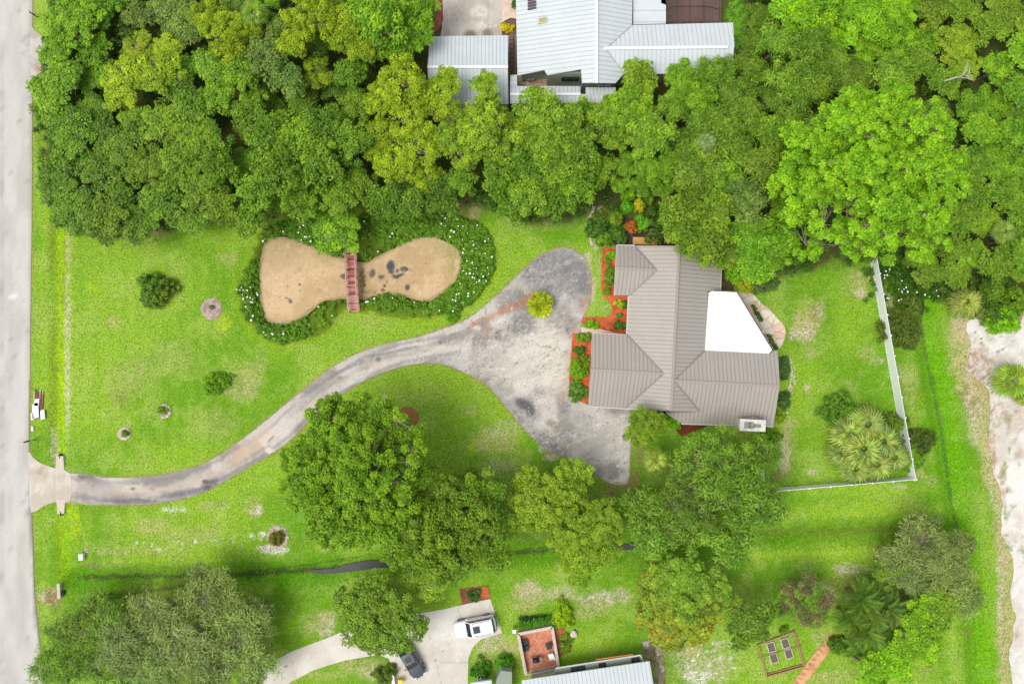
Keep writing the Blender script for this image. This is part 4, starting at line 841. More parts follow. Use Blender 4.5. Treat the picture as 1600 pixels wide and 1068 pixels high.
# white flat patio roof on posts, east side
PR_ = [(1107.5,457),(1114.5,453.8),(1151.5,455.6),(1207.5,546.8),(1202.5,552),(1101.5,547)]
PZ = 3.62; P = [W(x, y, PZ) for x, y in PR_]
pt = thing('patio_roof', 'flat bright white patio roof on the right side of the taupe house', 'patio roof', (0, 0, 0))
k = MB(); k.prism([(p[0], p[1]) for p in P], PZ-.14, PZ); k.build('roof_panel', M_whiteroof, pt)
k = MB()
for a, b in ((1, 2), (2, 3), (3, 4)): A = P[a]+[0, 0, -.1]; B = P[b]+[0, 0, -.1]; k.beam(A, B, .12, .2)
k.build('edge_beam', simple('bronze_aluminium', (112,100,88), .5, .06, 3), pt)
for t in (0, .33, .66, 1): q = P[2]*(1-t)+P[3]*t; k = MB(); k.box((q[0]-.12, q[1]-.1, (PZ-.2)/2), (.1, .1, PZ-.2)); k.build('post', M_trim, pt)
sheet('patio_floor', [(1106,457),(1152,457),(1209,547),(1103,547)], .06, M_conc, .4, peach_col)
# flagstones east of the patio roof
FL = [(1150,456),(1164,455),(1178,461),(1190,474),(1204,485),(1215,498),(1226,511),(1226,528),(1217,545),(1206,545),(1196,530),(1182,505),(1166,480)]
_fs = np.random.default_rng(2).uniform([1155,450], [1228,548], size=(34, 2))
def flag_col(x, y):
    d = np.sqrt((x[:, None]-_fs[None, :, 0])**2+(y[:, None]-_fs[None, :, 1])**2); o = np.argsort(d, 1); i = np.arange(len(x)); g = d[i, o[:, 1]]-d[i, o[:, 0]]
    P_ = np.array([lin(q) for q in ((236,206,184), (240,226,206), (226,214,200), (232,196,170))])[o[:, 0] % 4]
    f = (sstep(1.6, .3, g)*.6)[:, None]; return P_*(1-f)+np.array(lin((150,140,104)))*f
sheet('flagstone_path', FL, .055, M_conc, .1, flag_col, sm=2, rag=.03)

# ---------------------------------------------------------------- white metal house and carport at the top
H2 = thing('house', 'big white standing seam metal house at the top edge', 'house')
e2, r2 = 3.0, 5.4
mm = [M_silv, M_silvseam]
# main gable: western slope with a stepped lower edge
roof_slab('roof', [P1(805,-60,e2), P1(931,-60,r2), P1(932,129.5,r2), P1(909.5,129.5,4.95), P1(907.8,108.5,4.9), P1(855.6,117.5,3.95), P1(850.5,109.5,3.85), P1(808.4,118,e2)], mm, H2, sp=.5, sw=.035)
roof_slab('roof', [P1(931,-60,r2), P1(989,-60,3.9), P1(987.5,39,4.0), P1(946.6,76,4.95), P1(975,115,4.3), P1(962,130,4.6), P1(932,129.5,r2)], mm, H2, sp=.5, sw=.035)
roof_slab('roof', [P1(987.7,39.5,3.95), P1(1145.4,35.4,3.95), P1(1147.5,72,5.0), P1(946.6,76,5.0)], mm, H2, sp=.5, sw=.035)
roof_slab('roof', [P1(946.6,76,5.0), P1(1147.5,72,5.0), P1(1143,114,4.2), P1(975,116,4.25)], mm, H2, sp=.5, sw=.035)
roof_slab('roof', [P1(988.7,-60,3.5), P1(1033,-60,3.5), P1(1033,5,3.5), P1(1040.5,8,3.5), P1(1040.5,37,3.5), P1(989,38.5,3.5)], mm, H2, sp=1.3, sw=.035, flatdir=(1, 0))
roof_slab('roof', [P1(797,134.6,2.75), P1(907,134.8,2.75), P1(907,147,3.1), P1(797,147.3,3.1)], mm, H2, sp=.45, sw=.035, label='narrow walkway roof')
roof_slab('roof', [P1(797,147.5,3.1), P1(914,147,3.1), P1(961.8,147,3.1), P1(961.8,161,2.75), P1(797,162,2.75)], mm, H2, sp=.45, sw=.035, label='narrow walkway roof, lower strip')
roof_slab('roof', [P1(915,136.5,3.12), P1(961.8,136.5,3.12), P1(961.8,147.4,3.14), P1(915,147.4,3.14)], mm, H2, sp=.42, sw=.05, flatdir=(0, 1), label='walkway roof, flat end')
roof_slab('roof', [P1(797,117.5,2.85), P1(808,117,2.85), P1(808,134.4,2.85), P1(797,134.4,2.85)], mm, H2, sp=.45, sw=.035, flatdir=(1, 0), label='short walkway roof at the corner')
for a, b in ((P1(932,-60,r2+.05), P1(932,130,r2+.05)), (P1(944,75.5,5.06), P1(1137,73.5,5.06)), (P1(797,147.3,3.15), P1(907,147,3.15))): cap('ridge_cap', a, b, .3, .07, M_silvridge, H2)
for a, b in ((P1(987.7,39.2,4.02), P1(946.6,75.8,5.07)), (P1(975,115,4.3), P1(946.6,75.8,5.07))): cap('valley_flashing', a, b, .06, .06, M_silvseam, H2)
k, _ = wall('wall', [P1(808,-60,3.0), P1(985,-60,3.0), P1(985,40,3.0), P1(1140,40,3.0), P1(1138,112,3.0), P1(975,122,3.0), P1(912,127,3.0), P1(908,112,3.0), P1(868,118,3.0), P1(852,112,3.0), P1(812,118,3.0)], 0, 2.85, M_sage, H2, .3)
k = MB(); A = P1(909.5,129.5,2.6); B = P1(962,130,2.6); k.prism([(A[0],A[1]), (B[0],B[1]), (B[0],B[1]+.2), (A[0],A[1]+.2)], 0, [4.1,4.1,4.1,4.1]); k.prism([(A[0],P1(0,109,4)[1]-.1), (A[0]+.15,P1(0,109,4)[1]-.1), (A[0]+.15,A[1]+.3), (A[0],A[1]+.3)], 0, 4.3)
A = P1(856,118,2.6); B = P1(908,121,2.6); k.prism([(A[0],A[1]-.25), (B[0],A[1]-.25), (B[0],A[1]), (A[0],A[1])], 0, [3.5,3.9,3.9,3.5]); k.build('gable_wall', M_sage, H2)
k = MB(); f = k
def hwin(x0, x1, y, z0, z1):     # tall windows in the lower gable walls
    A = P1(x0, y, z0); B = P1(x1, y, z0); f.box(((A[0]+B[0])/2, A[1]-.05, (z0+z1)/2), (B[0]-A[0], .1, z1-z0))
A = P1(881,124,2.3)
k.box((A[0]+.7, A[1]+.0, 2.3), (1.9, .12, 1.1)); w2 = k.build('window', M_dark, H2)
k = MB(); k.box((A[0]+.25, A[1]-.08, 2.3), (.75, .05, .8)); k.box((A[0]+1.15, A[1]-.08, 2.3), (.75, .05, .8)); k.build('pane', M_glass, w2)
A = P1(943,131.5,3.6); k = MB(); k.box((A[0], A[1], 3.55), (1.9, .16, .75)); w2 = k.build('window', M_dark, H2)
k = MB(); k.box((A[0]-.45, A[1]-.1, 3.55), (.8, .05, .5)); k.box((A[0]+.45, A[1]-.1, 3.55), (.8, .05, .5)); k.build('pane', M_glass, w2)
A = P1(847,32,3.9); k = MB(); k.box((A[0], A[1], 3.9), (1.05, .62, .22), .13, 0, -.25); s_ = k.build('skylight', flatmat('cream_curb', (206,204,170), .5), H2, .03)
k = MB(); k.box((A[0]+.02, A[1], 4.02), (.72, .42, .06), .13, 0, -.25); k.build('pane', flatmat('acrylic_dome', (170,166,120), .2), s_)
k = MB()
for i in range(4): A = P1(831,1+i*4.6-1,3.55); k.box((A[0], A[1], 3.62), (.95, .2, .12), .1, 0, -.25)
k.build('louvre_vent', flatmat('dark_vent', (92,70,78), .6), H2)
# side walk and rock bed below it
sheet('gravel_bed', [(809,112),(912,108),(912,138),(809,138)], .06, M_mulch, .16, lambda x, y: base((x, y), (222,190,168), (180,146,126), 5, 3))
k = thing('trellis_walk', 'brown slatted walkway with pale rail between carport and white house', 'walkway', W(800,88,0))
a = MB()
for i in range(9): a.box((-.15, 2.1-i*.53, .12), (.62, .46, .06))
a.build('paver', simple('brown_paver', (128,112,100), .85, .2, 5), k); a = MB(); a.box((.38, 0, .45), (.06, 4.6, .08))
for i in range(4): a.box((.38, -2.2+i*1.45, .2), (.06, .06, .4))
a.build('rail', M_railwood, k)
def ac_unit(px, py, label, dark=True, z=0):
    t = thing('air_conditioner', label, 'air conditioner', W(px, py, z), .1)
    a = MB(); a.box((0, 0, .42), (.85, .85, .84)); a.build('cabinet', flatmat('grey_cabinet', (170,168,158) if dark else (225,225,220), .5), t, .05)
    a = MB(); a.tube([(0, 0, .84), (0, 0, .88)], [.36, .36], 24); g = a.build('fan_opening', M_dark, t)
    a = MB(); a.tube([(0, 0, .88), (0, 0, .93)], [.12, .09], 14)
    for i in range(4): a.box((.17*math.cos(i*PI/2), .17*math.sin(i*PI/2), .895), (.2, .07, .015), i*PI/2)
    a.build('fan_hub', M_trim, g); return t
ac_unit(829, 123, 'square air conditioner in the gravel bed below the white house')
pp = thing('drain_pipe', 'thin white pipe standing beside the gravel bed air conditioner', 'pipe', W(824,124,0)); a = MB(); a.tube([(0,-.6,.08),(0,.6,.08)], [.05,.05], 8); a.build('pipe', M_white, pp); a = MB(); a.tube([(0,.6,.0),(0,.6,1.0)], [.05,.05], 8); a.build('riser', M_white, pp)
# carport
H3 = thing('carport', 'separate white metal roofed carport left of the white house', 'carport')
roof_slab('roof', [P1(671.3,57,2.9), P1(794.3,55.2,2.9), P1(793.6,104.5,4.1), P1(668,104.8,4.1)], mm, H3, sp=.42, sw=.035)
roof_slab('roof', [P1(668,104.8,4.1), P1(793.6,104.5,4.1), P1(794.3,163,2.75), P1(670,164,2.75)], mm, H3, sp=.42, sw=.035)
cap('ridge_cap', P1(668,104.6,4.16), P1(793.6,104.4,4.16), .3, .06, M_silvridge, H3)
wall('wall', [P1(674,60,2.9), P1(792,60,2.9), P1(792,160,2.9), P1(674,160,2.9)], 0, 2.6, M_sage, H3, .3)
# screened pool cage
PC = thing('pool_cage', 'screened pool cage over brown deck beside the white house', 'screen enclosure')
sheet('pool_deck', [(1040,-60),(1128,-60),(1126,38),(1040,38)], .06, M_conc, .3, lambda x, y: base((x, y), (150,118,106), (132,104,94), 18, 5))
scr, _n, _b = newmat('mesh_screen'); _b.inputs['Base Color'].default_value = (*lin((96,80,74)), 1); _b.inputs['Alpha'].default_value = .35
a = MB(); q = [P1(1041,-60,3.2), P1(1124.5,-60,2.6), P1(1124.5,34.5,2.6), P1(1041,34.5,3.2)]; a.face([tuple(v) for v in q]); a.build('screen', scr, PC)
a = MB()
for p, r_ in (((1041,34.5,3.22),(1124.5,34.5,2.62)), ((1124.5,-60,2.62),(1124.5,34.5,2.62)), ((1041,14,3.25),(1052,10,3.25)), ((1052,10,3.25),(1106,10,3.1)), ((1106,10,3.1),(1124,15,2.65)), ((1058,-60,3.15),(1058,34,3.15)), ((1078,-60,3.0),(1078,34,3.0)), ((1100,-60,2.85),(1100,34,2.85))): a.beam(P1(*p), P1(*r_), .07, .08)
A = P1(1124.5,34.5,2.6)
for x in (1043, 1070, 1097, 1124): v = P1(x, 34.5, 2.6); a.box((v[0], v[1], 1.3), (.07, .07, 2.6))
a.build('frame', flatmat('bronze_frame', (70,66,62), .5), PC)
# ---------------------------------------------------------------- house at the bottom edge
H4 = thing('house', 'sage green house with white metal roof at the bottom edge', 'house')
roof_slab('roof', [P1(815,1062,3.4), P1(1015,1032.4,3.4), P1(1028,1110,4.6), P1(815,1135,4.6)], mm, H4, sp=.45, sw=.035)
wall('wall', [P1(830,1066,3.1), P1(1004,1040,3.1), P1(1016,1120,3.1), P1(830,1130,3.1)], 0, 3.1, M_sage, H4, .1)
GRW = simple('sage_flat_roof', (150,162,146), .8, .05, 2)
a = MB(); pts_ = [P1(866,1045,2.5), P1(1001,1024,2.5), P1(1004,1036,2.5), P1(868,1060,2.5)]; a.prism([tuple(p[:2]) for p in pts_], 2.3, 2.5); a.build('porch_roof', GRW, H4)
for x0, y0, ww in ((903,1044,22), (941,1038.5,11), (993,1030,13)):
    A = P1(x0, y0, 2.55); t = MB(); t.box((A[0], A[1], 2.56), (ww*.073, .5, .12), .15); wq = t.build('window', M_dark, H4); t = MB()
    for s in ((-.25, .25) if ww > 15 else (0,)): t.box((A[0]+s*ww*.07, A[1]+s*ww*.07*.15, 2.64), (ww*.03, .3, .05), .15)
    t.build('pane', M_glass, wq)
t = MB(); t.beam(P1(931,1029.5,2.62), P1(989,1021.5,2.62), .1, .1); t.build('fascia', flatmat('orange_fascia', (206,130,70), .6), H4)
t = MB(); t.beam(P1(868,1043,2.6), P1(1001,1022.5,2.6), .14, .12); t.beam(P1(1001,1022.5,2.6), P1(1006,1036,2.6), .1, .12); t.build('rafter_edge', M_trim, H4)
a = MB(); pts_ = [P1(783,1047,2.3), P1(800,1049,2.3), P1(800,1090,2.3), P1(770,1090,2.3), P1(776,1062,2.3)]; a.prism([tuple(p[:2]) for p in pts_], 0, 2.3); a.build('entry_roof', GRW, H4)
a = MB(); pts_ = [P1(735,1066,2.3), P1(768,1062,2.3), P1(770,1090,2.3), P1(735,1090,2.3)]; a.prism([tuple(p[:2]) for p in pts_], 2.0, 2.3); a.build('roof', M_silv, H4)
# walled brick patio
BP = [(809.6,990),(862.7,979.5),(873,1044),(822,1054)]
def brick_col(x, y):
    c = base((x, y), (222,142,108), (196,116,88), 5, 4); u = (x+y)/1.7; v = (x-y)/1.7
    g = ((np.abs((u % 2)-1) < .18)|(np.abs((v % 2)-1) < .18))*.35; return c*(1-g[:, None])+np.array(lin((232,196,170)))*g[:, None]
sheet('brick_patio', BP, .06, M_conc, .1, brick_col)
pw = thing('patio_wall', 'low pale wall with flat coping around the brick patio', 'wall', (0, 0, 0))
for a_, b_ in ((0, 1), (1, 2), (3, 0)):
    A = W(*BP[a_], .7); B = W(*BP[b_], .7); t = MB(); t.beam((A[0], A[1], .33), (B[0], B[1], .33), .22, .66); wp = t.build('wall_section', M_wall, pw)
    t = MB(); t.beam((A[0], A[1], .71), (B[0], B[1], .71), .34, .09); t.build('coping', M_stone, wp)
wp = thing('white_post', 'square white post at the upper left corner of the patio hedge', 'post', W(803.4,979,0)); t = MB(); t.box((0, 0, .6), (.3, .3, 1.2)); t.build('shaft', M_wall, wp); t = MB(); t.box((0, 0, 1.24), (.4, .4, .08)); t.build('cap', M_white, wp)
rl = thing('porch_railing', 'dark slatted frame between brick patio and bottom house', 'railing', (0, 0, 0)); t = MB()
A = W(826,1053,.9); B = W(868,1045,.9)
for h_ in (.1, .9): t.beam((A[0], A[1], h_), (B[0], B[1], h_), .1, .08)
for i in range(6): q = A+(B-A)*i/5; t.box((q[0], q[1], .5), (.08, .08, .9))
for i in range(5): q = A+(B-A)*(i+.5)/5; t.box((q[0]+.1, q[1]-.5, .95), (.07, 1.0, .05), .15)
t.build('frame', M_trim, rl)
def chair(name, px, py, rz, mat, label, cat='chair', w_=.62):
    t = thing(name, label, cat, W(px, py, .07), rz); a = MB(); a.box((0, 0, .40), (w_, .62, .09)); a.build('seat', mat, t, .02)
    a = MB(); a.box((0, .3, .68), (w_, .07, .5), 0, -.15)
    a.build('backrest', mat, t, .02)
    for s in (-1, 1):
        a = MB(); a.box((s*w_/2, 0, .58), (.07, .6, .05)); a.build('armrest', mat, t)
        for u in (-1, 1): a = MB(); a.box((s*(w_/2-.04), u*.26, .2), (.05, .05, .4)); a.build('leg', mat, t)
M_chair = flatmat('dark_wicker', (60,66,68), .7)
chair('patio_chair', 820, 1001, 1.8, M_chair, 'dark patio armchair by the left patio wall, upper one'); chair('patio_chair', 822, 1009, 1.8, M_chair, 'dark patio armchair by the left patio wall, lower one')
chair('patio_chair', 857, 1006, -1.3, M_chair, 'dark patio armchair by the right patio wall'); chair('patio_chair', 861, 1022, -1.3, M_white, 'white patio armchair by the right patio wall')
t = thing('grill', 'black lidded barbecue grill with steel shelves on the brick patio', 'grill', W(837,1026,.07), .18)
a = MB(); a.box((0, 0, .68), (.75, .5, .3)); a.build('firebox', M_dark, t, .03); a = MB(); a.tube([(-.36,.0,.84),(.36,.0,.84)], [.24,.24], 14); l_ = a.build('lid', M_dark, t); a = MB(); a.tube([(-.28,-.28,.9),(.28,-.28,.9)], [.02,.02], 6); a.build('handle', M_steel, l_)
for s in (-1, 1): a = MB(); a.box((s*.55, 0, .8), (.34, .45, .04)); a.build('side_shelf', M_steel, t)
for s in (-1, 1):
    for u in (-1, 1): a = MB(); a.box((s*.33, u*.2, .27), (.05, .05, .54)); a.build('leg', M_dark, t)
ac_unit(752, 1054, 'pale air conditioner in the round shrub near the bottom driveway edge', False)
st = thing('garden_stone', 'pale rounded boulder right of the patio mulch bed', 'stone', W(896,989,0)); bm_ = bmesh.new(); bmesh.ops.create_icosphere(bm_, subdivisions=3, radius=.42)
for v in bm_.verts: v.co *= 1+.18*math.sin(v.co.x*7+v.co.y*5)+.1*math.sin(v.co.z*9); v.co.z = v.co.z*.6+.18
a = MB(); a.bm = bm_; a.build('boulder', M_stone, st)

# ---------------------------------------------------------------- shrubs and hedges
_sc = [0]
def shrub(px, py, rx, ry, h, col, label, cat='shrub', pr=.3, L=.17, Wd=.10, n=46, alt=None, altf=None, rot=0, name='shrub', group=None, box=False, z0=0, loose=.0):
    """one shrub: a heap of leaf puffs over short stems"""
    _sc[0] += 1; rng = np.random.default_rng(100+_sc[0]); loc = W(px, py, h*.7); rx = m2(rx, h); ry = m2(ry, h)
    k = max(8, int(3.2*(rx*ry)/(pr*pr)+2.2*h*(rx+ry)/(pr)))
    if box:
        u = rng.uniform(-1, 1, (k, 2)); P = np.stack([u[:, 0]*(rx-pr*.5), u[:, 1]*(ry-pr*.5), h-pr*.8+rng.uniform(-.08, .06, k)], 1); P[::3, 2] *= rng.uniform(.1, .9, len(P[::3]))
    else:
        d = norm(rng.normal(size=(k, 3))); d[:, 2] = np.abs(d[:, 2]); rr = (.62+.36*rng.random(k)); irr = 1+.18*np.sin(3*np.arctan2(d[:, 1], d[:, 0])+_sc[0])+loose*rng.normal(size=k)
        P = np.stack([d[:, 0]*rr*irr*rx, d[:, 1]*rr*irr*ry, .12+d[:, 2]*rr*(h-pr*.6)], 1)
    ca, sa = math.cos(rot), math.sin(rot); P[:, 0], P[:, 1] = P[:, 0]*ca-P[:, 1]*sa, P[:, 0]*sa+P[:, 1]*ca
    V, F, A = leaves(rng, P, pr*rng.uniform(.7, 1.2, k), n, L, Wd, .7, .4, .85, .5, .1, altf=altf if altf else ((lambda p, g: (g.random(len(p)) > .8)*g.random(len(p))) if alt else None))
    t = thing(name, label, cat, (loc[0], loc[1], z0+min(0, float(height(loc[None, 0], loc[None, 1])[0]))), 0, group)
    link('foliage', np_mesh('foliage', V, F, alt or M_leaf, A), t, np.array(lin(col)))
    mb = MB()
    for i in range(5):
        q = P[rng.integers(k)]; mb.tube([(q[0]*.1, q[1]*.1, -.15), (q[0]*.5, q[1]*.5, q[2]*.55), tuple(q)], [.045, .03, .012], 5, False)
    mb.build('stem', M_bark, t); return t
MID = (124,170,36); DKG = (92,140,34); LIM = (142,206,30); YEL = (186,206,40); SOFT = (116,164,60)
shrub(237,452,30,28,2.3,(116,160,48),'big rounded shrub with a few orange leaves on the open left lawn', alt=M_leafalt, pr=.38, L=.24, Wd=.14, altf=lambda p, g: (g.random(len(p)) > .7)*sstep(.6, 1.6, p[:, 0]-p[:, 1]*.6)*g.random(len(p)))
shrub(336,598,26,17,1.1,(126,182,30),'low bright oval shrub on the lawn above the driveway bend', rot=.35)
shrub(252,641,8,6,.6,(140,180,40),'tiny yellow green plant at the edge of a small mulch ring'); shrub(194,677,5,5,.5,(120,150,44),'small plant centred in the lowest pale mulch ring', pr=.2)
shrub(331,480,4,3,.4,(120,150,70),'tiny sprout in the large grey mulch ring', pr=.15)
shrub(429,842,13,12,1.1,(136,140,48),'round olive shrub ringed by white stones below the driveway', alt=M_leafalt, pr=.22, L=.1, Wd=.06, n=80)
shrub(704,494,12,9,.9,(120,180,24),'bright low round shrub at the lower edge of the right pond')
for x, y, rx, ry, h, c, l in [(953,430,9,19,1.1,MID,'clipped upright hedge in the red mulch by the house wall'),(949,456,6,6,.7,MID,'small round shrub below the clipped hedge in red mulch'),(956,398,8,6,.6,LIM,'small lime shrub at the upper end of the red mulch'),(950,405,5,5,.5,MID,'tiny shrub left of the lime one at the top of the red mulch'),
 (968,474,8,6,.6,YEL,'spiky yellow green plant in the corner of the red mulch'),(977,476,5,5,.7,DKG,'dark small shrub beside the house wall in red mulch'),(968,493,5,4,.5,MID,'little green clump in the widest part of the red mulch'),(970,509,13,6,.7,DKG,'dark low shrub row just above the front path'),(925,507,11,6,.7,LIM,'lime low hedge left of the dark one above the front path'),
 (912,527,13,7,.9,MID,'dark green hedge just below the front path'),(906,549,9,8,.8,DKG,'dark shrub second below the front path'),(915,560,8,6,.8,MID,'shrub with red berries against the garage wall'),(905,578,16,19,1.3,(136,186,30),'largest bright green shrub against the garage wall'),(903,611,16,18,1.1,SOFT,'soft grey green shrub at the lower corner of the garage wall'),
 (1053,660,12,11,1.5,LIM,'small lime shrub right of the rounded tree below the taupe house'),(1226,576,11,20,1.2,(96,140,60),'dark oval shrub against the right wall of the taupe house, upper one'),(1226,625,11,14,1.1,(92,136,56),'dark rounded shrub on the right wall of the taupe house, second down'),(1218,650,11,10,.8,(150,184,30),'yellow green low shrub by the lower right corner of the taupe house'),(1207,682,18,12,1.4,MID,'green shrub just right of and below the chimney')]:
    shrub(x, y, rx, ry, h, c, l, pr=.26, L=.16, Wd=.1, alt=M_leafred if 'berries' in l else None)
for x, y, rx, ry, h, c, l, al in [(930,356,15,15,1.5,DKG,'dark shrub at the left edge of the bed above the red mulch',None),(946,372,14,11,1.4,MID,'shrub just above the top of the red mulch',None),(945,336,16,13,1.7,(116,160,50),'uppermost dark shrub by the turning circle bed',M_leafalt),(966,362,13,13,1.5,DKG,'dark shrub touching the upper left roof corner',None),(962,338,14,16,2.2,(136,176,40),'tall light green shrub in the bed above the house',None),
 (1006,347,12,11,2.2,(120,196,30),'bright round shrub above the plywood bench',None),(984,302,11,10,2.8,LIM,'bright lime shrub above the yellow croton',None),(980,322,10,9,2.4,(110,190,30),'green shrub left of the yellow croton',None),(1001,319,9,9,2.6,YEL,'yellow croton shrub above the taupe house',M_leafyel),(987,353,9,9,2.2,(200,150,50),'orange red croton shrub above the taupe house',M_leafred),(1016,308,9,8,2.5,MID,'green shrub right of the yellow croton',None),(972,374,9,8,1.2,DKG,'low dark shrub left of the plywood bench',None)]:
    shrub(x, y, rx, ry, h, c, l, pr=.3, L=.22, Wd=.12, alt=al, altf=(lambda p, g: (g.random(len(p)) > .35)*g.random(len(p))) if al in (M_leafred, M_leafyel) else None)
shrub(1183,489,3,15,.8,(84,130,30),'narrow clipped hedge beside the patio roof, upper one', pr=.16, L=.1, Wd=.07, box=True, rot=.5, name='hedge', cat='hedge'); shrub(1207,534,3,14,.8,(90,140,30),'narrow clipped hedge beside the patio roof, lower one', pr=.16, L=.1, Wd=.07, box=True, rot=.5, name='hedge', cat='hedge')
for x, y, rx, ry, h, c, l in [(1316,640,33,26,2.2,(110,164,40),'dark bushy shrub left of and above the palm clump'),(1412,512,36,34,1.6,(104,130,40),'wide dull olive thicket outside the middle of the white fence'),(1425,480,20,20,1.4,(110,140,44),'small olive thicket above the wide one outside the fence'),(1441,690,26,22,1.5,(96,124,40),'dark thicket outside the lower corner of the white fence'),(1400,662,24,18,1.8,(120,160,44),'shrub between the palm clump and the white fence'),(1428,715,20,24,1.6,(126,180,40),'lime shrub right of the palm clump over the fence corner'),
 (1575,500,26,22,2.6,LIM,'bright broad shrub at the upper edge of the sand'),(1592,470,20,24,3.0,MID,'tall green shrub at the right edge above the sand'),(1555,455,22,20,2.8,MID,'green shrub left of the tall one above the sand'),
 (1152,428,16,13,1.6,LIM,'lime shrub above the patio roof'),(1168,444,16,12,1.2,YEL,'yellowish shrub just above the flagstones'),(1198,443,24,14,1.4,(112,144,70),'grey green airy shrub right of the yellowish one above the flagstones'),
 (880,962,16,24,1.0,(160,200,24),'yellow green loose shrub above the patio mulch'),(789,1037,14,13,1.3,(90,164,26),'ball shrub at the end of the sage entry roof'),(752,1050,17,13,1.0,(84,150,26),'round shrub surrounding the pale air conditioner'),(600,1056,20,16,1.2,(110,140,40),'brownish green shrub left of the black car'),(750,1030,5,5,.5,MID,'small green plant between black car driveway and patio'),
 (792,42,10,7,.8,(226,214,30),'bright yellow shrub beside the carport driveway'),(806,4,8,5,.9,DKG,'dark small shrub at the top of the entrance path'),(1310,1005,16,10,.9,DKG,'dark low plants beside the brick path'),(1330,1018,26,8,1.0,MID,'low green shrub below the arching palm'),(740,930,10,8,.6,(90,130,50),'dark small plants in the orange mulch above the white suv'),(884,1004,9,16,.5,(130,170,40),'straggly green plants right of the brick patio'),(1225,985,8,5,.7,MID,'small shrub at the upper corner of the raised bed plot')]:
    shrub(x, y, rx, ry, h, c, l, pr=.34, L=.22, Wd=.12, n=50)
shrub(834,972,26,6,1.0,(86,160,24),'long clipped hedge along the top of the brick patio', pr=.22, L=.12, Wd=.08, box=True, rot=.17, name='hedge', cat='hedge'); shrub(836,965,25,2.5,.7,(70,100,40),'thin dark arched hedge behind the clipped patio hedge', pr=.18, L=.12, Wd=.06, box=True, rot=.05, name='hedge', cat='hedge')
# ---------------------------------------------------------------- palms
def fan_frond(R, nseg=15, name='frond', pet=.42):
    V = []; F = []; var = []; rng = np.random.default_rng(int(R*100))
    def quad(a, b, c, d, v): i = len(V); V.extend([a, b, c, d]); F.append((i, i+1, i+2, i+3)); var.extend([v]*4)
    quad((0,-.03,0), (0,.03,0), (R*pet,.02,.08*R), (R*pet,-.02,.08*R), .5)
    for i in range(nseg):
        th = -1.9+3.8*i/(nseg-1); L = R*(1-pet)*(1.25-.22*abs(th))*rng.uniform(.9, 1.05); w_ = R*.06
        c, s = math.cos(th), math.sin(th); b = np.array([R*pet, 0, .08*R]); v = rng.uniform(.2, .9)
        m_ = b+np.array([c, s, .05])*L*.55; e = b+np.array([c, s, 0])*L+np.array([0, 0, -.28*R*rng.uniform(.6, 1.2)]); n_ = np.array([-s, c, 0])*w_
        quad(tuple(b), tuple(m_-n_), tuple(m_+n_+[0,0,.02]), tuple(b), v) if False else quad(tuple(b-n_*.15), tuple(m_-n_), tuple(m_+n_), tuple(b+n_*.15), v); quad(tuple(m_-n_), tuple(e-n_*.1), tuple(e+n_*.1), tuple(m_+n_), v*.9)
    return np_mesh(name, np.array(V), np.array(F), M_leaf, {'var': var, 'yel': rng.random(len(V))})
def pin_frond(R, nl=22, wl=.045, ll=.30, arch=.35, tipy=0):
    V = []; F = []; var = []; yel = []; rng = np.random.default_rng(int(R*77)); pr_ = []
    for i in range(9):
        t = i/8; pr_.append(np.array([R*t*(1-.12*t), .10*R*math.sin(2*t)*.5, R*(arch*math.sin(t*2.6)-.18*t*t)]))
    def q(a, b, c, d, v, y): i = len(V); V.extend([a, b, c, d]); F.append((i, i+1, i+2, i+3)); var.extend([v]*4); yel.extend([y]*4)
    for i in range(8): q(pr_[i]+[0,-.025,0], pr_[i]+[0,.025,0], pr_[i+1]+[0,.02,0], pr_[i+1]+[0,-.02,0], .55, .6)
    for i in range(nl):
        t = .12+.88*i/nl; k = t*8; j = min(7, int(k)); p = pr_[j]*(1-(k-j))+pr_[j+1]*(k-j)
        L = R*ll*math.sin(PI*(.15+.8*t))**.7
        for s in (-1, 1):
            d = np.array([.75, s*1.0, -.15+.1*rng.normal()]); d = d/np.linalg.norm(d)*L*rng.uniform(.85, 1.1); n_ = np.array([R*wl, 0, 0]); v = rng.uniform(.25, .85)
            q(p-n_*.4, p+d*.5-n_*.6, p+d+[0,0,-.12*L], p+d*.5+n_*.6, v, .3+tipy)
    return np_mesh('frond', np.array(V), np.array(F), M_leaf, {'var': var, 'yel': yel})
def palm(px, py, rpx, kind, col, label, H=2.0, n=20, group=None, **kw):
    R = m2(rpx, H); loc = W(px, py, H*.9); t = thing('palm' if kind != 'spiky' else 'spiky_plant', label, 'palm', (loc[0], loc[1], 0), 0, group)
    key = (kind, round(R, 1))
    if key not in _pc: _pc[key] = fan_frond(R) if kind == 'fan' else pin_frond(R, **kw)
    a = MB(); a.tube([(0,0,-.2), (0,0,H*.5), (0,0,H*.92)], [.2, .15, .13], 10); a.build('trunk', M_bark, t)
    for i in range(n):
        f = link('frond', _pc[key], t, np.array(lin(col))*_r.uniform(.7, 1.3)*np.array([_r.uniform(.85, 1.2), 1, _r.uniform(.7, 1.4)]))
        u = i/n; f.location = (0, 0, H*.9); el = 1.15*(1-u)**1.3-.25 if kind != 'spiky' else 1.2*(1-u)-.05
        f.rotation_euler = (_r.uniform(-.4, .4), -el+_r.uniform(-.12, .12), i*2.39996+_r.uniform(-.15, .15)); sc = 1-.25*(1-u) if kind == 'fan' else 1; f.scale = (sc, sc, sc)
    return t
palm(844,476,25,'spiky',(190,210,50),'spiky bright yellow green palm in the middle of the driveway loop', H=.9, n=34, nl=16, wl=.07, ll=.30, arch=.25, tipy=.3)
palm(842,474,15,'spiky',(110,150,30),'darker green heart shoots inside the spiky yellow palm', H=1.2, n=10, nl=14, wl=.07, ll=.3, arch=.3)
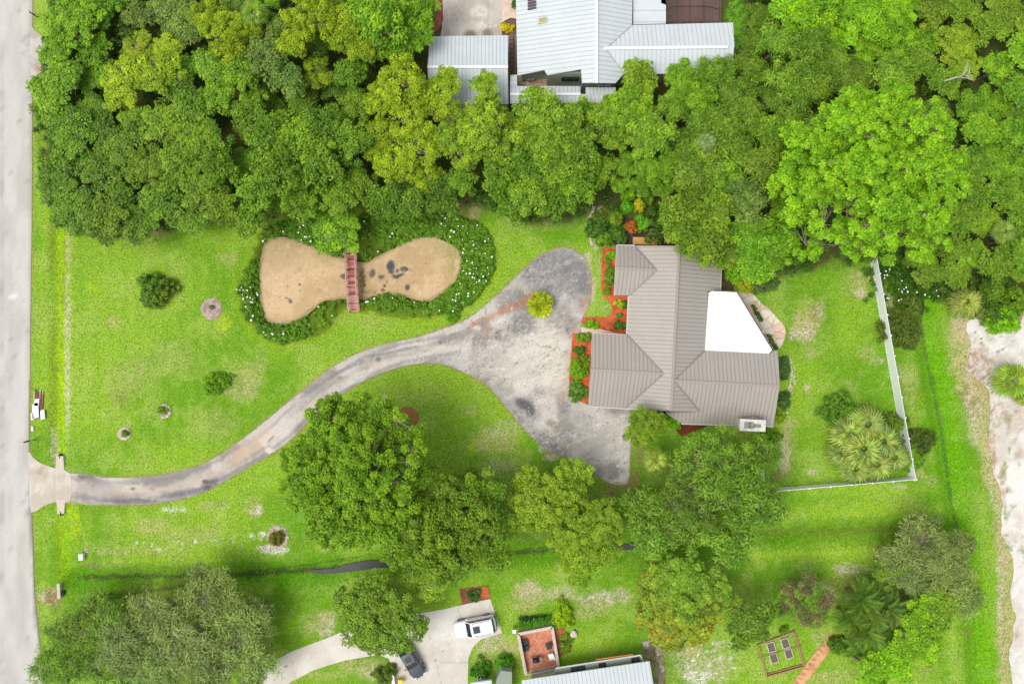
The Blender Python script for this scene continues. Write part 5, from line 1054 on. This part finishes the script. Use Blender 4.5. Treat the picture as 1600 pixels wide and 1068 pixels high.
for i, (x, y, r, h, l) in enumerate([(1326,678,31,2.4,'fan palm at the upper left of the palm clump by the fence'),(1354,662,31,2.8,'topmost fan palm of the clump by the fence'),(1377,688,32,2.8,'fan palm on the right side of the clump by the fence'),(1347,700,34,3.0,'central fan palm of the clump by the fence'),(1368,724,29,2.2,'fan palm at the lower right of the clump by the fence'),(1316,706,26,1.9,'leftmost fan palm of the clump by the fence'),(1336,730,27,2.0,'lowest left fan palm of the clump by the fence'),(1396,714,26,2.0,'rightmost fan palm of the clump by the fence')]):
    palm(x, y, r, 'fan', (158,184,84), l, H=h, n=28, group='fan palms in the clump inside the white fence')
palm(1025,719,22,'fan',(160,186,66),'yellow green fan palm below the taupe house beside the feathery trees', H=4.5, n=24)
palm(398,20,24,'fan',(140,180,60),'fan palm poking up between pines at upper left', H=7.0, n=22)
palm(1508,472,28,'fan',(160,182,80),'fan palm at the upper left corner of the sand', H=2.0, n=24); palm(1582,594,30,'fan',(150,184,60),'fan palm standing in the middle of the sand', H=2.0, n=26); palm(1600,618,18,'fan',(160,184,60),'smaller fan palm at the right edge on the sand', H=1.4, n=18)
palm(1568,362,20,'fan',(146,180,70),'small fan palm in the undergrowth at the right edge', H=4.6, n=20); palm(1105,222,16,'fan',(140,170,90),'small grey green fan palm among the trees above the taupe house', H=8.6, n=18)
for x, y, r, h, l in [(1345,935,40,3.6,'uppermost arching dark palm beside the purple-tipped bush'),(1380,948,38,3.4,'right arching dark palm of the cluster'),(1352,985,36,3.2,'lowest arching dark palm of the cluster'),(1325,962,34,2.8,'left arching dark palm at the end of the brick path'),(1392,980,32,2.8,'arching dark palm nearest the lime trees'),(1362,962,30,4.2,'tallest arching dark palm in the middle of the cluster'),(1372,925,28,3.0,'arching dark palm at the upper right of the cluster'),(1340,1000,26,2.4,'small arching dark palm at the lower end of the cluster')]:
    palm(x, y, r, 'pin', (116,152,52), l, H=h, n=22, group='arching palms at lower right', nl=30, wl=.03, ll=.26, arch=.3)
# bare grey branches at upper right
t = thing('dead_tree', 'bare grey branches beside the vine-draped crown at upper right', 'dead tree', (*W(1520,120,6)[:2], 0)); a = MB(); rgd = random.Random(4)
a.tube([(-2.2,.6,-.2), (-1.8,.5,3), (-1.3,.2,5.4)], [.15, .11, .08], 8); a.build('trunk', M_barkdead, t); a = MB()
for k_, (th, L) in enumerate([(.1,1.9),(.5,1.3),(.95,1.6),(-.35,1.2),(1.6,.8)]):
    p0 = np.array([-1.3+.25*k_, .2+.03*k_, 5.4+.1*k_]); pts2 = [p0]; ang = th
    for q_ in range(4): ang += rgd.uniform(-.35, .35); pts2.append(pts2[-1]+np.array([math.cos(ang), math.sin(ang), rgd.uniform(.0, .35)])*L/4)
    a.tube([tuple(v) for v in pts2], [.055, .045, .035, .022, .01], 5)
    for q_ in (1, 2, 3):
        e_ = ang+rgd.choice([-1, 1])*rgd.uniform(.5, 1.0); v = pts2[q_]; a.tube([tuple(v), tuple(v+np.array([math.cos(e_), math.sin(e_), .3])*rgd.uniform(.3, .6))], [.025, .008], 4)
a.build('branch', M_barkdead, t)
# ---------------------------------------------------------------- white fence
def fence_run(px0, px1, h, mat, parent, solid=True, step=2.4):
    A = W(*px0, 0)[:2]; B = W(*px1, 0)[:2]; L = np.linalg.norm(B-A); n = max(1, round(L/step)); rz = math.atan2(B[1]-A[1], B[0]-A[0])
    for i in range(n+1):
        q = A+(B-A)*i/n; hz = float(height(q[None, 0], q[None, 1])[0]); a = MB(); a.box((*q, h/2+hz+.02), (.13, .13, h+.1), rz); a.box((*q, h+.1+hz), (.17, .17, .05), rz); a.build('post', mat, parent)
    for i in range(n):
        p = A+(B-A)*(i+.5)/n; w_ = L/n-.14; hz = float(height(p[None, 0], p[None, 1])[0]); a = MB()
        if solid:
            k = int(w_/.16)
            for j in range(k): s = -w_/2+.08+(w_-.16)*j/(k-1); a.box((p[0]+math.cos(rz)*s, p[1]+math.sin(rz)*s, h/2+hz), (.165, .04, h-.1), rz)
        else:
            for j in range(int(w_/.2)): s = -w_/2+.1+j*.2; a.box((p[0]+math.cos(rz)*s, p[1]+math.sin(rz)*s, h/2+hz), (.05, .03, h-.1), rz)
        for z in (.1, h-.05): a.box((*p, z+hz), (w_, .06, .11), rz)
        a.build('panel', mat, parent)
FE = thing('privacy_fence', 'white vinyl fence bounding the right and lower sides of the back lawn', 'fence')
fence_run((1357.5,398), (1418.5,744.5), 1.6, M_white, FE); fence_run((1416,744.8), (1192,763.8), 1.5, M_white, FE)
F2_ = thing('picket_fence', 'short white picket fence from the chimney down to the long fence', 'fence'); fence_run((1186,700), (1190,761), 1.0, M_white, F2_, False)
# ---------------------------------------------------------------- footbridge
FB = thing('footbridge', 'small red plank footbridge across the neck of the two ponds', 'bridge')
A = W(550,384,0)[:2]; B = W(555,487,0)[:2]; L = np.linalg.norm(B-A); u = (B-A)/L; nv = np.array([-u[1], u[0]]); rz = math.atan2(u[1], u[0])
dz = lambda t: .12+.62*math.sin(PI*t)
a = MB(); n = 44
for i in range(n): t = (i+.5)/n; p = A+(B-A)*t; a.mi = _r.choice([0, 0, 1, 2]) if t < .75 else _r.choice([0, 2, 2]); a.box((*p, dz(t)), (L/n*.9, 1.02, .05), rz+_r.uniform(-.01, .01), 0, -.62*PI*math.cos(PI*t)/L)
a.build('deck', [M_redwood, simple('dark_red_plank', (150,78,76), .85, .3, 4), simple('faded_pink_plank', (218,158,146), .85, .25, 4)], FB)
for s in (-1, 1):
    a = MB(); P = [A+(B-A)*i/8+nv*s*.56 for i in range(9)]
    for i in range(8): a.beam((*P[i], dz(i/8)-.08), (*P[i+1], dz((i+1)/8)-.08), .07, .2)
    a.build('stringer', M_railwood, FB)
    a = MB()
    for i in range(8): a.beam((*P[i], dz(i/8)+.86), (*P[i+1], dz((i+1)/8)+.86), .12, .05); a.beam((*P[i], dz(i/8)+.45), (*P[i+1], dz((i+1)/8)+.45), .05, .08)
    for i in range(9): a.box((*P[i], dz(i/8)+.38), (.09, .09, .95), rz)
    a.build('handrail', M_railwood, FB)
# ---------------------------------------------------------------- cars
def paint(name, col, met=0.0):
    m, n, b = newmat(name); b.inputs['Base Color'].default_value = (*lin(col), 1); b.inputs['Roughness'].default_value = .3; b.inputs['Coat Weight'].default_value = .7; b.inputs['Metallic'].default_value = met; return m
def loft(stations, mat, name, parent):
    """stations: x, half width, z bottom, z top, shoulder inset"""
    V = []; F = []; k = 12
    for x, hw, zb, zt, ins in stations:
        pr_ = [(hw*.8, zb), (hw, zb+.12), (hw*1.0, zb+(zt-zb)*.55), (hw*.97, zt-.10), (hw*(1-ins), zt-.01), (hw*.45, zt+.03)]
        V += [(x, y, z) for y, z in pr_]+[(x, -y, z) for y, z in pr_[::-1]]
    n = len(stations)
    for i in range(n-1):
        for j in range(k): F.append((i*k+j, (i+1)*k+j, (i+1)*k+(j+1) % k, i*k+(j+1) % k))
    me = bpy.data.meshes.new(name); me.from_pydata(V, [], F+[tuple(range(k))[::-1], tuple((n-1)*k+j for j in range(k))]); me.materials.append(mat)
    for p in me.polygons: p.use_smooth = True
    bm_ = bmesh.new(); bm_.from_mesh(me); bmesh.ops.recalc_face_normals(bm_, faces=bm_.faces); bm_.to_mesh(me); bm_.free()
    o = link(name, me, parent); s = o.modifiers.new('sub', 'SUBSURF'); s.levels = 1; s.render_levels = 2; return o
M_tyre = flatmat('tyre', (28,28,30), .85); M_lamp = flatmat('lamp_glass', (225,228,230), .1); M_tail = flatmat('tail_lamp', (150,20,20), .2); M_cglass = flatmat('car_glass', (44,54,58), .06, 0, 0, 0, .9)
def car(px, py, hd, L, Wd, kind, mat, label):
    c = W(px, py, .9); t = thing('parked_car', label, 'car', (c[0], c[1], .05), hd); h = Wd/2; l = L/2
    if kind == 'suv':
        st_ = [(-l,h*.86,.45,.95,.2),(-l+.12,h*.96,.32,1.05,.14),(-l*.5,h,.28,1.08,.1),(0,h,.28,1.06,.1),(l*.45,h,.28,1.04,.12),(l*.8,h*.97,.3,.98,.18),(l-.12,h*.88,.34,.86,.25),(l,h*.7,.42,.74,.3)]
        cb = dict(x0=-l+.18, x1=l*.42, y0=h*.88, tx0=-l+.42, tx1=l*.14, ty=h*.82, z0=1.04, z1=1.72)
    else:
        st_ = [(-l,h*.8,.42,.86,.2),(-l+.15,h*.94,.3,.95,.16),(-l*.5,h,.26,.95,.1),(0,h,.26,.92,.1),(l*.45,h,.26,.90,.12),(l*.8,h*.96,.28,.80,.2),(l-.15,h*.84,.32,.68,.25),(l,h*.6,.4,.6,.3)]
        cb = dict(x0=-l*.78, x1=l*.40, y0=h*.86, tx0=-l*.42, tx1=l*.06, ty=h*.66, z0=.90, z1=1.40)
    loft(st_, mat, 'body', t); g = cb
    B4 = [(g['x0'],g['y0']),(g['x0'],-g['y0']),(g['x1'],-g['y0']),(g['x1'],g['y0'])]; T4 = [(g['tx0'],g['ty']),(g['tx0'],-g['ty']),(g['tx1'],-g['ty']),(g['tx1'],g['ty'])]
    for nm, i, j in (('rear_window', 0, 1), ('side_window', 1, 2), ('windshield', 2, 3), ('side_window', 3, 0)):
        a = MB(); p = [(*B4[i], g['z0']-.04), (*B4[j], g['z0']-.04), (*T4[j], g['z1']), (*T4[i], g['z1'])]
        cx = np.mean([q for q in p], 0); inn = [tuple(np.array(q)*.93+cx*.07) for q in p]
        a.face(inn if nm != 'x' else p); a.build(nm, M_cglass, t)
    a = MB()
    for i in range(4):
        a.beam((*B4[i], g['z0']-.06), (*T4[i], g['z1']), .09, .07); a.beam((*T4[i], g['z1']), (*T4[(i+1)%4], g['z1']), .08, .07)
    for s in (0, 1):
        for f in (.36, .66):
            q0 = np.array(B4[1+2*s])*(1-f)+np.array(B4[(2+2*s)%4])*f; q1 = np.array(T4[1+2*s])*(1-f)+np.array(T4[(2+2*s)%4])*f; a.beam((*q0, g['z0']), (*q1, g['z1']), .07, .05)
    a.build('pillar', mat, t)
    a = MB(); a.prism([(g['tx0']-.05,g['ty']+.03),(g['tx0']-.08,0),(g['tx0']-.05,-g['ty']-.03),(g['tx1']+.05,-g['ty']-.02),(g['tx1']+.1,0),(g['tx1']+.05,g['ty']+.02)], g['z1']-.02, [g['z1']+.03,g['z1']+.06,g['z1']+.03,g['z1']+.03,g['z1']+.06,g['z1']+.03])
    ro = a.build('roof', mat, t, .02)
    if kind == 'suv':
        a = MB(); a.box((l*.12-.55, 0, g['z1']+.066), (.78, .78, .02)); a.build('sunroof', M_cglass, ro)
        for s in (-1, 1): a = MB(); a.beam((g['tx0']+.15, s*g['ty']*.92, g['z1']+.1), (g['tx1']-.2, s*g['ty']*.92, g['z1']+.1), .05, .04); a.build('roof_rail', M_steel, ro)
    else:
        a = MB(); a.box((l*.06-.5, 0, g['z1']+.066), (.6, .7, .02)); a.build('sunroof', M_cglass, ro)
    for s in (-1, 1):
        a = MB(); a.box((g['x1']-.28, s*(h+.10), g['z0']+.03), (.16, .2, .13)); a.build('wing_mirror', mat, t, .03)
        a = MB(); a.box((l-.16, s*h*.66, (.74 if kind == 'suv' else .64)), (.22, .34, .12), -s*.3); a.build('headlight', M_lamp, t, .03)
        a = MB(); a.box((-l+.05, s*h*.74, .85), (.1, .2, .28)); a.build('tail_light', M_tail, t, .02)
        for x in (l*.62, -l*.6):
            a = MB(); a.tube([(x, s*(h-.24), .34), (x, s*(h+.0), .34)], [.35, .35], 20); wv = a.build('wheel', M_tyre, t, .02); a = MB(); a.tube([(x, s*(h-.01), .34), (x, s*(h+.02), .34)], [.22, .2], 14); a.build('rim', M_steel, wv)
    for nm, x in (('front_bumper', l), ('rear_bumper', -l)): a = MB(); a.box((x*.985, 0, .42), (.14, Wd*.72, .16)); a.build(nm, M_dark, t, .03)
    for s in (-1, 1): a = MB(); a.beam((g['x1']+.03, s*.05, g['z0']+.03), (g['x1']-.25, s*.6, g['z0']+.2), .02, .02); a.build('wiper', M_dark, t)
car(742, 979, PI+.20, 4.95, 1.98, 'suv', paint('white_paint', (240,242,243)), 'white suv with sunroof parked on the pale concrete driveway')
car(641, 1031, -1.05, 4.7, 1.84, 'sedan', paint('black_paint', (84,87,92), .3), 'black sedan half hidden under the round tree at the bottom')
# ---------------------------------------------------------------- road side things
def mailbox(px, py, rz, mat, label, white=False):
    t = thing('mailbox', label, 'mailbox', W(px, py, .8), rz); t.location.z = 0; a = MB(); a.box((0, 0, .5), (.1, .1, 1.1)); a.build('post', mat, t); a = MB(); a.box((.0, 0, 1.0), (.95, .09, .08)); a.build('arm', mat, t)
    a = MB(); a.box((-.28, 0, 1.12), (.5, .2, .14)); a.tube([(-.53, 0, 1.19), (-.03, 0, 1.19)], [.1, .1], 14); bx_ = a.build('box', M_trim if white else mat, t); a = MB(); a.box((-.2, .12, 1.25), (.14, .015, .1)); a.build('flag', M_tail, bx_)
    a = MB(); a.box((-.545, 0, 1.14), (.02, .19, .2)); a.build('door', M_trim if white else mat, bx_)
mailbox(48, 688, .25, flatmat('teal_paint', (38,74,72), .5), 'dark teal mailbox on a post above the driveway apron')
mailbox(51, 22, -.35, M_dark, 'white mailbox on a dark post at the upper left road edge', True)
redb = simple('red_brown_board', (150,88,78), .8, .25, 5); palb = simple('pale_board', (214,190,178), .8, .15, 5)
for i in range(11):
    x = 54+i*1.35+_r.uniform(-.3, .3); t = thing('scrap_board', 'long thin board lying in the roadside scrap pile', 'board', (*W(x, 630+_r.uniform(-3, 3), 0)[:2], .06+.05*(i % 3)), _r.uniform(-.09, .02), 'boards in the roadside scrap pile')
    a = MB(); a.box((0, 0, 0), (.09, _r.uniform(2.5, 3.2), .04)); a.build('plank', redb if i % 3 else palb, t)
for (x, y, sx, sy, r_, l) in ((58,641,.75,1.9,.02,'largest white panel lying on the roadside scrap pile'),(69,647,.5,1.2,.05,'white panel at the right side of the roadside scrap pile'),(60,628,.55,.9,-.15,'small white panel at the upper end of the scrap pile'),(53,650,.35,.9,.1,'narrow white panel at the lower left of the scrap pile')):
    t = thing('discarded_sheet', l, 'panel', (*W(x, y, 0)[:2], .26), r_); a = MB(); a.prism([(-sx/2,-sy/2),(sx/2,-sy/2*.8),(sx/2*.85,sy/2),(-sx/2*.3,sy/2*.92),(-sx/2,sy/2*.7)], -.02, .02); a.build('sheet', M_whiteroof, t, .005)
t = thing('meter_cover', 'small white rectangular cover in the grass above the teal mailbox', 'cover', W(51.6,669.5,0)); a = MB(); a.box((0,0,.08), (.26,.5,.16)); a.build('lid', M_white, t, .02); a = MB(); a.box((0,0,.165), (.12,.3,.02)); a.build('plate', M_trim, t)
t = thing('utility_box', 'white utility box on the lawn left of the ringed round shrub', 'utility box', W(126.4,869.8,.4)); t.location.z = 0; a = MB(); a.box((0,0,.22), (.5,.72,.44), .05); a.build('body', M_white, t, .03); a = MB(); a.box((0,0,.45), (.54,.76,.04), .05); a.build('lid', M_trim, t)
t = thing('valve_cover', 'tiny round pale valve cover beside the white utility box', 'cover', W(136,859.5,0)); a = MB(); a.tube([(0,0,0),(0,0,.08)], [.2,.2], 16); a.build('collar', M_stone, t); a = MB(); a.tube([(0,0,.075),(0,0,.1)], [.1,.1], 12); a.build('lid', M_brown, t)
t = thing('pipe_headwall', 'white concrete pipe headwall at the roadside ditch end', 'headwall', W(92,923,.3), 0); t.location.z = -.1; a = MB(); a.box((0,0,.2), (.36,1.75,.55), .06); a.build('wall', M_stone, t, .03); a = MB(); a.tube([(.1,-.3,0),(.55,-.3,0)], [.3,.3], 16); a.build('pipe', M_dark, t)
for y, l in ((722,'pale concrete culvert end above the driveway apron'),(792,'pale concrete culvert end below the driveway apron')):
    s = 1 if y < 750 else -1; t = thing('culvert', l, 'culvert', W(93.5 if s > 0 else 95, y, 0)); a = MB(); a.prism([(-.5,-.9*s),(.55,-.9*s),(.42,.75*s),(-.38,.75*s)], -.35, .06); a.build('slab', M_stone, t, .02); a = MB(); a.tube([(0,.5*s,-.12),(.02,.95*s,-.14)], [.2,.2], 12); a.build('pipe', M_dark, t)
t = thing('plywood_bench', 'pale plywood covered bench above the top of the taupe roof', 'bench', W(1007.5,376.5,.6), -.03); t.location.z = 0; a = MB(); a.box((0,0,.62), (2.8,.86,.05)); a.build('top', M_tanwood, t)
for x in (-1.2, 1.2): a = MB(); a.box((x,0,.3), (.1,.7,.6)); a.build('leg', M_wood, t)
# kitchen garden
KG = [(1184,1006.6),(1240,986),(1256,1040),(1198,1056)]
t = thing('plank_border', 'low plank border framing the kitchen garden plot at lower right', 'border', (0,0,0))
for i in range(4): A = W(*KG[i], .15); B = W(*KG[(i+1)%4], .15); a = MB(); a.beam((A[0],A[1],.15), (B[0],B[1],.15), .16, .3); a.beam((A[0]+.12,A[1]+.25,.12), (B[0]+.12,B[1]+.25,.12), .09, .12) if i in (1,2) else None; a.build('board', M_wood, t)
t = thing('wooden_crossbar', 'long thin pale bar crossing the raised garden beds', 'bar', (0,0,0)); A = W(1186,1028,.35); B = W(1252,1009,.35); a = MB(); a.beam((A[0],A[1],.32), (B[0],B[1],.32), .07, .06); a.build('bar', M_wood, t)
for x, y, l in ((1204,1009,'upper left raised garden bed'),(1208,1026,'lower left raised garden bed'),(1226,1003,'upper right raised garden bed'),(1231,1019,'lower right raised garden bed')):
    t = thing('raised_bed', l+' inside the plank border', 'garden bed', W(x,y,0), .28); a = MB()
    for s in (-1, 1): a.box((s*.42,0,.14), (.06,1.1,.28)); a.box((0,s*.54,.14), (.78,.06,.28))
    a.build('frame', M_trim, t); a = MB(); a.box((0,0,.11), (.78,1.02,.2)); a.build('soil', M_soil, t)
def path_col(x, y):
    c = base((x, y), (226,176,128), (206,150,104), 5, 12); d = (x-1303)*.5-(y-986)*-.0; k = ((x-1245)*.577-(y-1068)*-.816*-1)
    u = (-(y-1068)*.816+(x-1245)*.577) % 9; f = ((u < 3)*sstep(4, 2, np.abs((x-1245)*.816+(y-1068)*.577+1))*.6)[:, None]; c = c*(1-f)+np.array(lin((150,104,76)))*f
    return c
sheet('garden_path', [(1297,988),(1307,992),(1300,1010),(1280,1038),(1254,1072),(1240,1090),(1230,1080),(1246,1056),(1270,1022),(1290,1000)], .05, M_conc, .12, path_col, rag=.05)
t = thing('yellow_bin', 'yellow lidded bin at the left edge of the bottom driveway', 'bin', W(626,1064,.6)); t.location.z = 0; a = MB(); a.box((0,0,.4), (.5,.5,.8)); a.build('body', flatmat('yellow_plastic', (226,200,40), .5), t, .04); a = MB(); a.box((0,0,.83), (.56,.56,.06)); a.build('lid', flatmat('yellow_lid', (240,216,60), .5), t, .02)
t = thing('garden_wall', 'short pale wall left of the yellow bin', 'wall', (0,0,0)); a = MB(); A = W(613,1054,.8); B = W(617,1085,.8); a.beam((A[0],A[1],.4), (B[0],B[1],.4), .28, .8); a.build('wall', M_wall, t); a = MB(); a.beam((A[0],A[1],.83), (B[0],B[1],.83), .34, .07); a.build('coping', M_white, t)
# loose stones
def stones(name, pts_, r0, label):
    bm_ = bmesh.new(); rg2 = random.Random(len(pts_))
    for x, y in pts_:
        p = W(x, y, 0); r = rg2.uniform(.5, 1.2)*r0; d = bmesh.ops.create_icosphere(bm_, subdivisions=1, radius=r)
        for v in d['verts']: v.co = Vector((v.co.x*rg2.uniform(.8, 1.3)+p[0], v.co.y*rg2.uniform(.8, 1.3)+p[1], v.co.z*.6+r*.3))
    a = MB(); a.bm = bm_; o = a.build(name, M_stone); props(o, label, 'stones', kind='stuff')
sp_ = [(433+16*math.cos(a_)+_r.uniform(-2, 2), 839+15*math.sin(a_)+_r.uniform(-2, 2)) for a_ in np.linspace(-1.8, 2.2, 60)]+[(_r.uniform(405,440), _r.uniform(852,862)) for _ in range(26)]
sp_ += [(257+9*math.cos(a_)+_r.uniform(-1, 1), 642+10*math.sin(a_)+_r.uniform(-1, 1)) for a_ in np.linspace(-2, 2, 24)]+[(194+8*math.cos(a_)+_r.uniform(-1, 1), 677+8*math.sin(a_)+_r.uniform(-1, 1)) for a_ in np.linspace(0, 6.2, 34)]
stones('edging_stones', sp_, .13, 'small pale stones ringing the lawn shrubs')
stones('bed_stones', [(1232+6*math.sin((y-560)/18)+_r.uniform(-3, 5), y) for y in np.linspace(556, 648, 90)], .12, 'pale stones beside the right wall of the taupe house')
stones('border_stones', [(925-6*math.sin((y-330)/16)+_r.uniform(-2, 2), y) for y in np.linspace(322, 382, 60)], .15, 'pale rocks edging the bed above the turning circle')
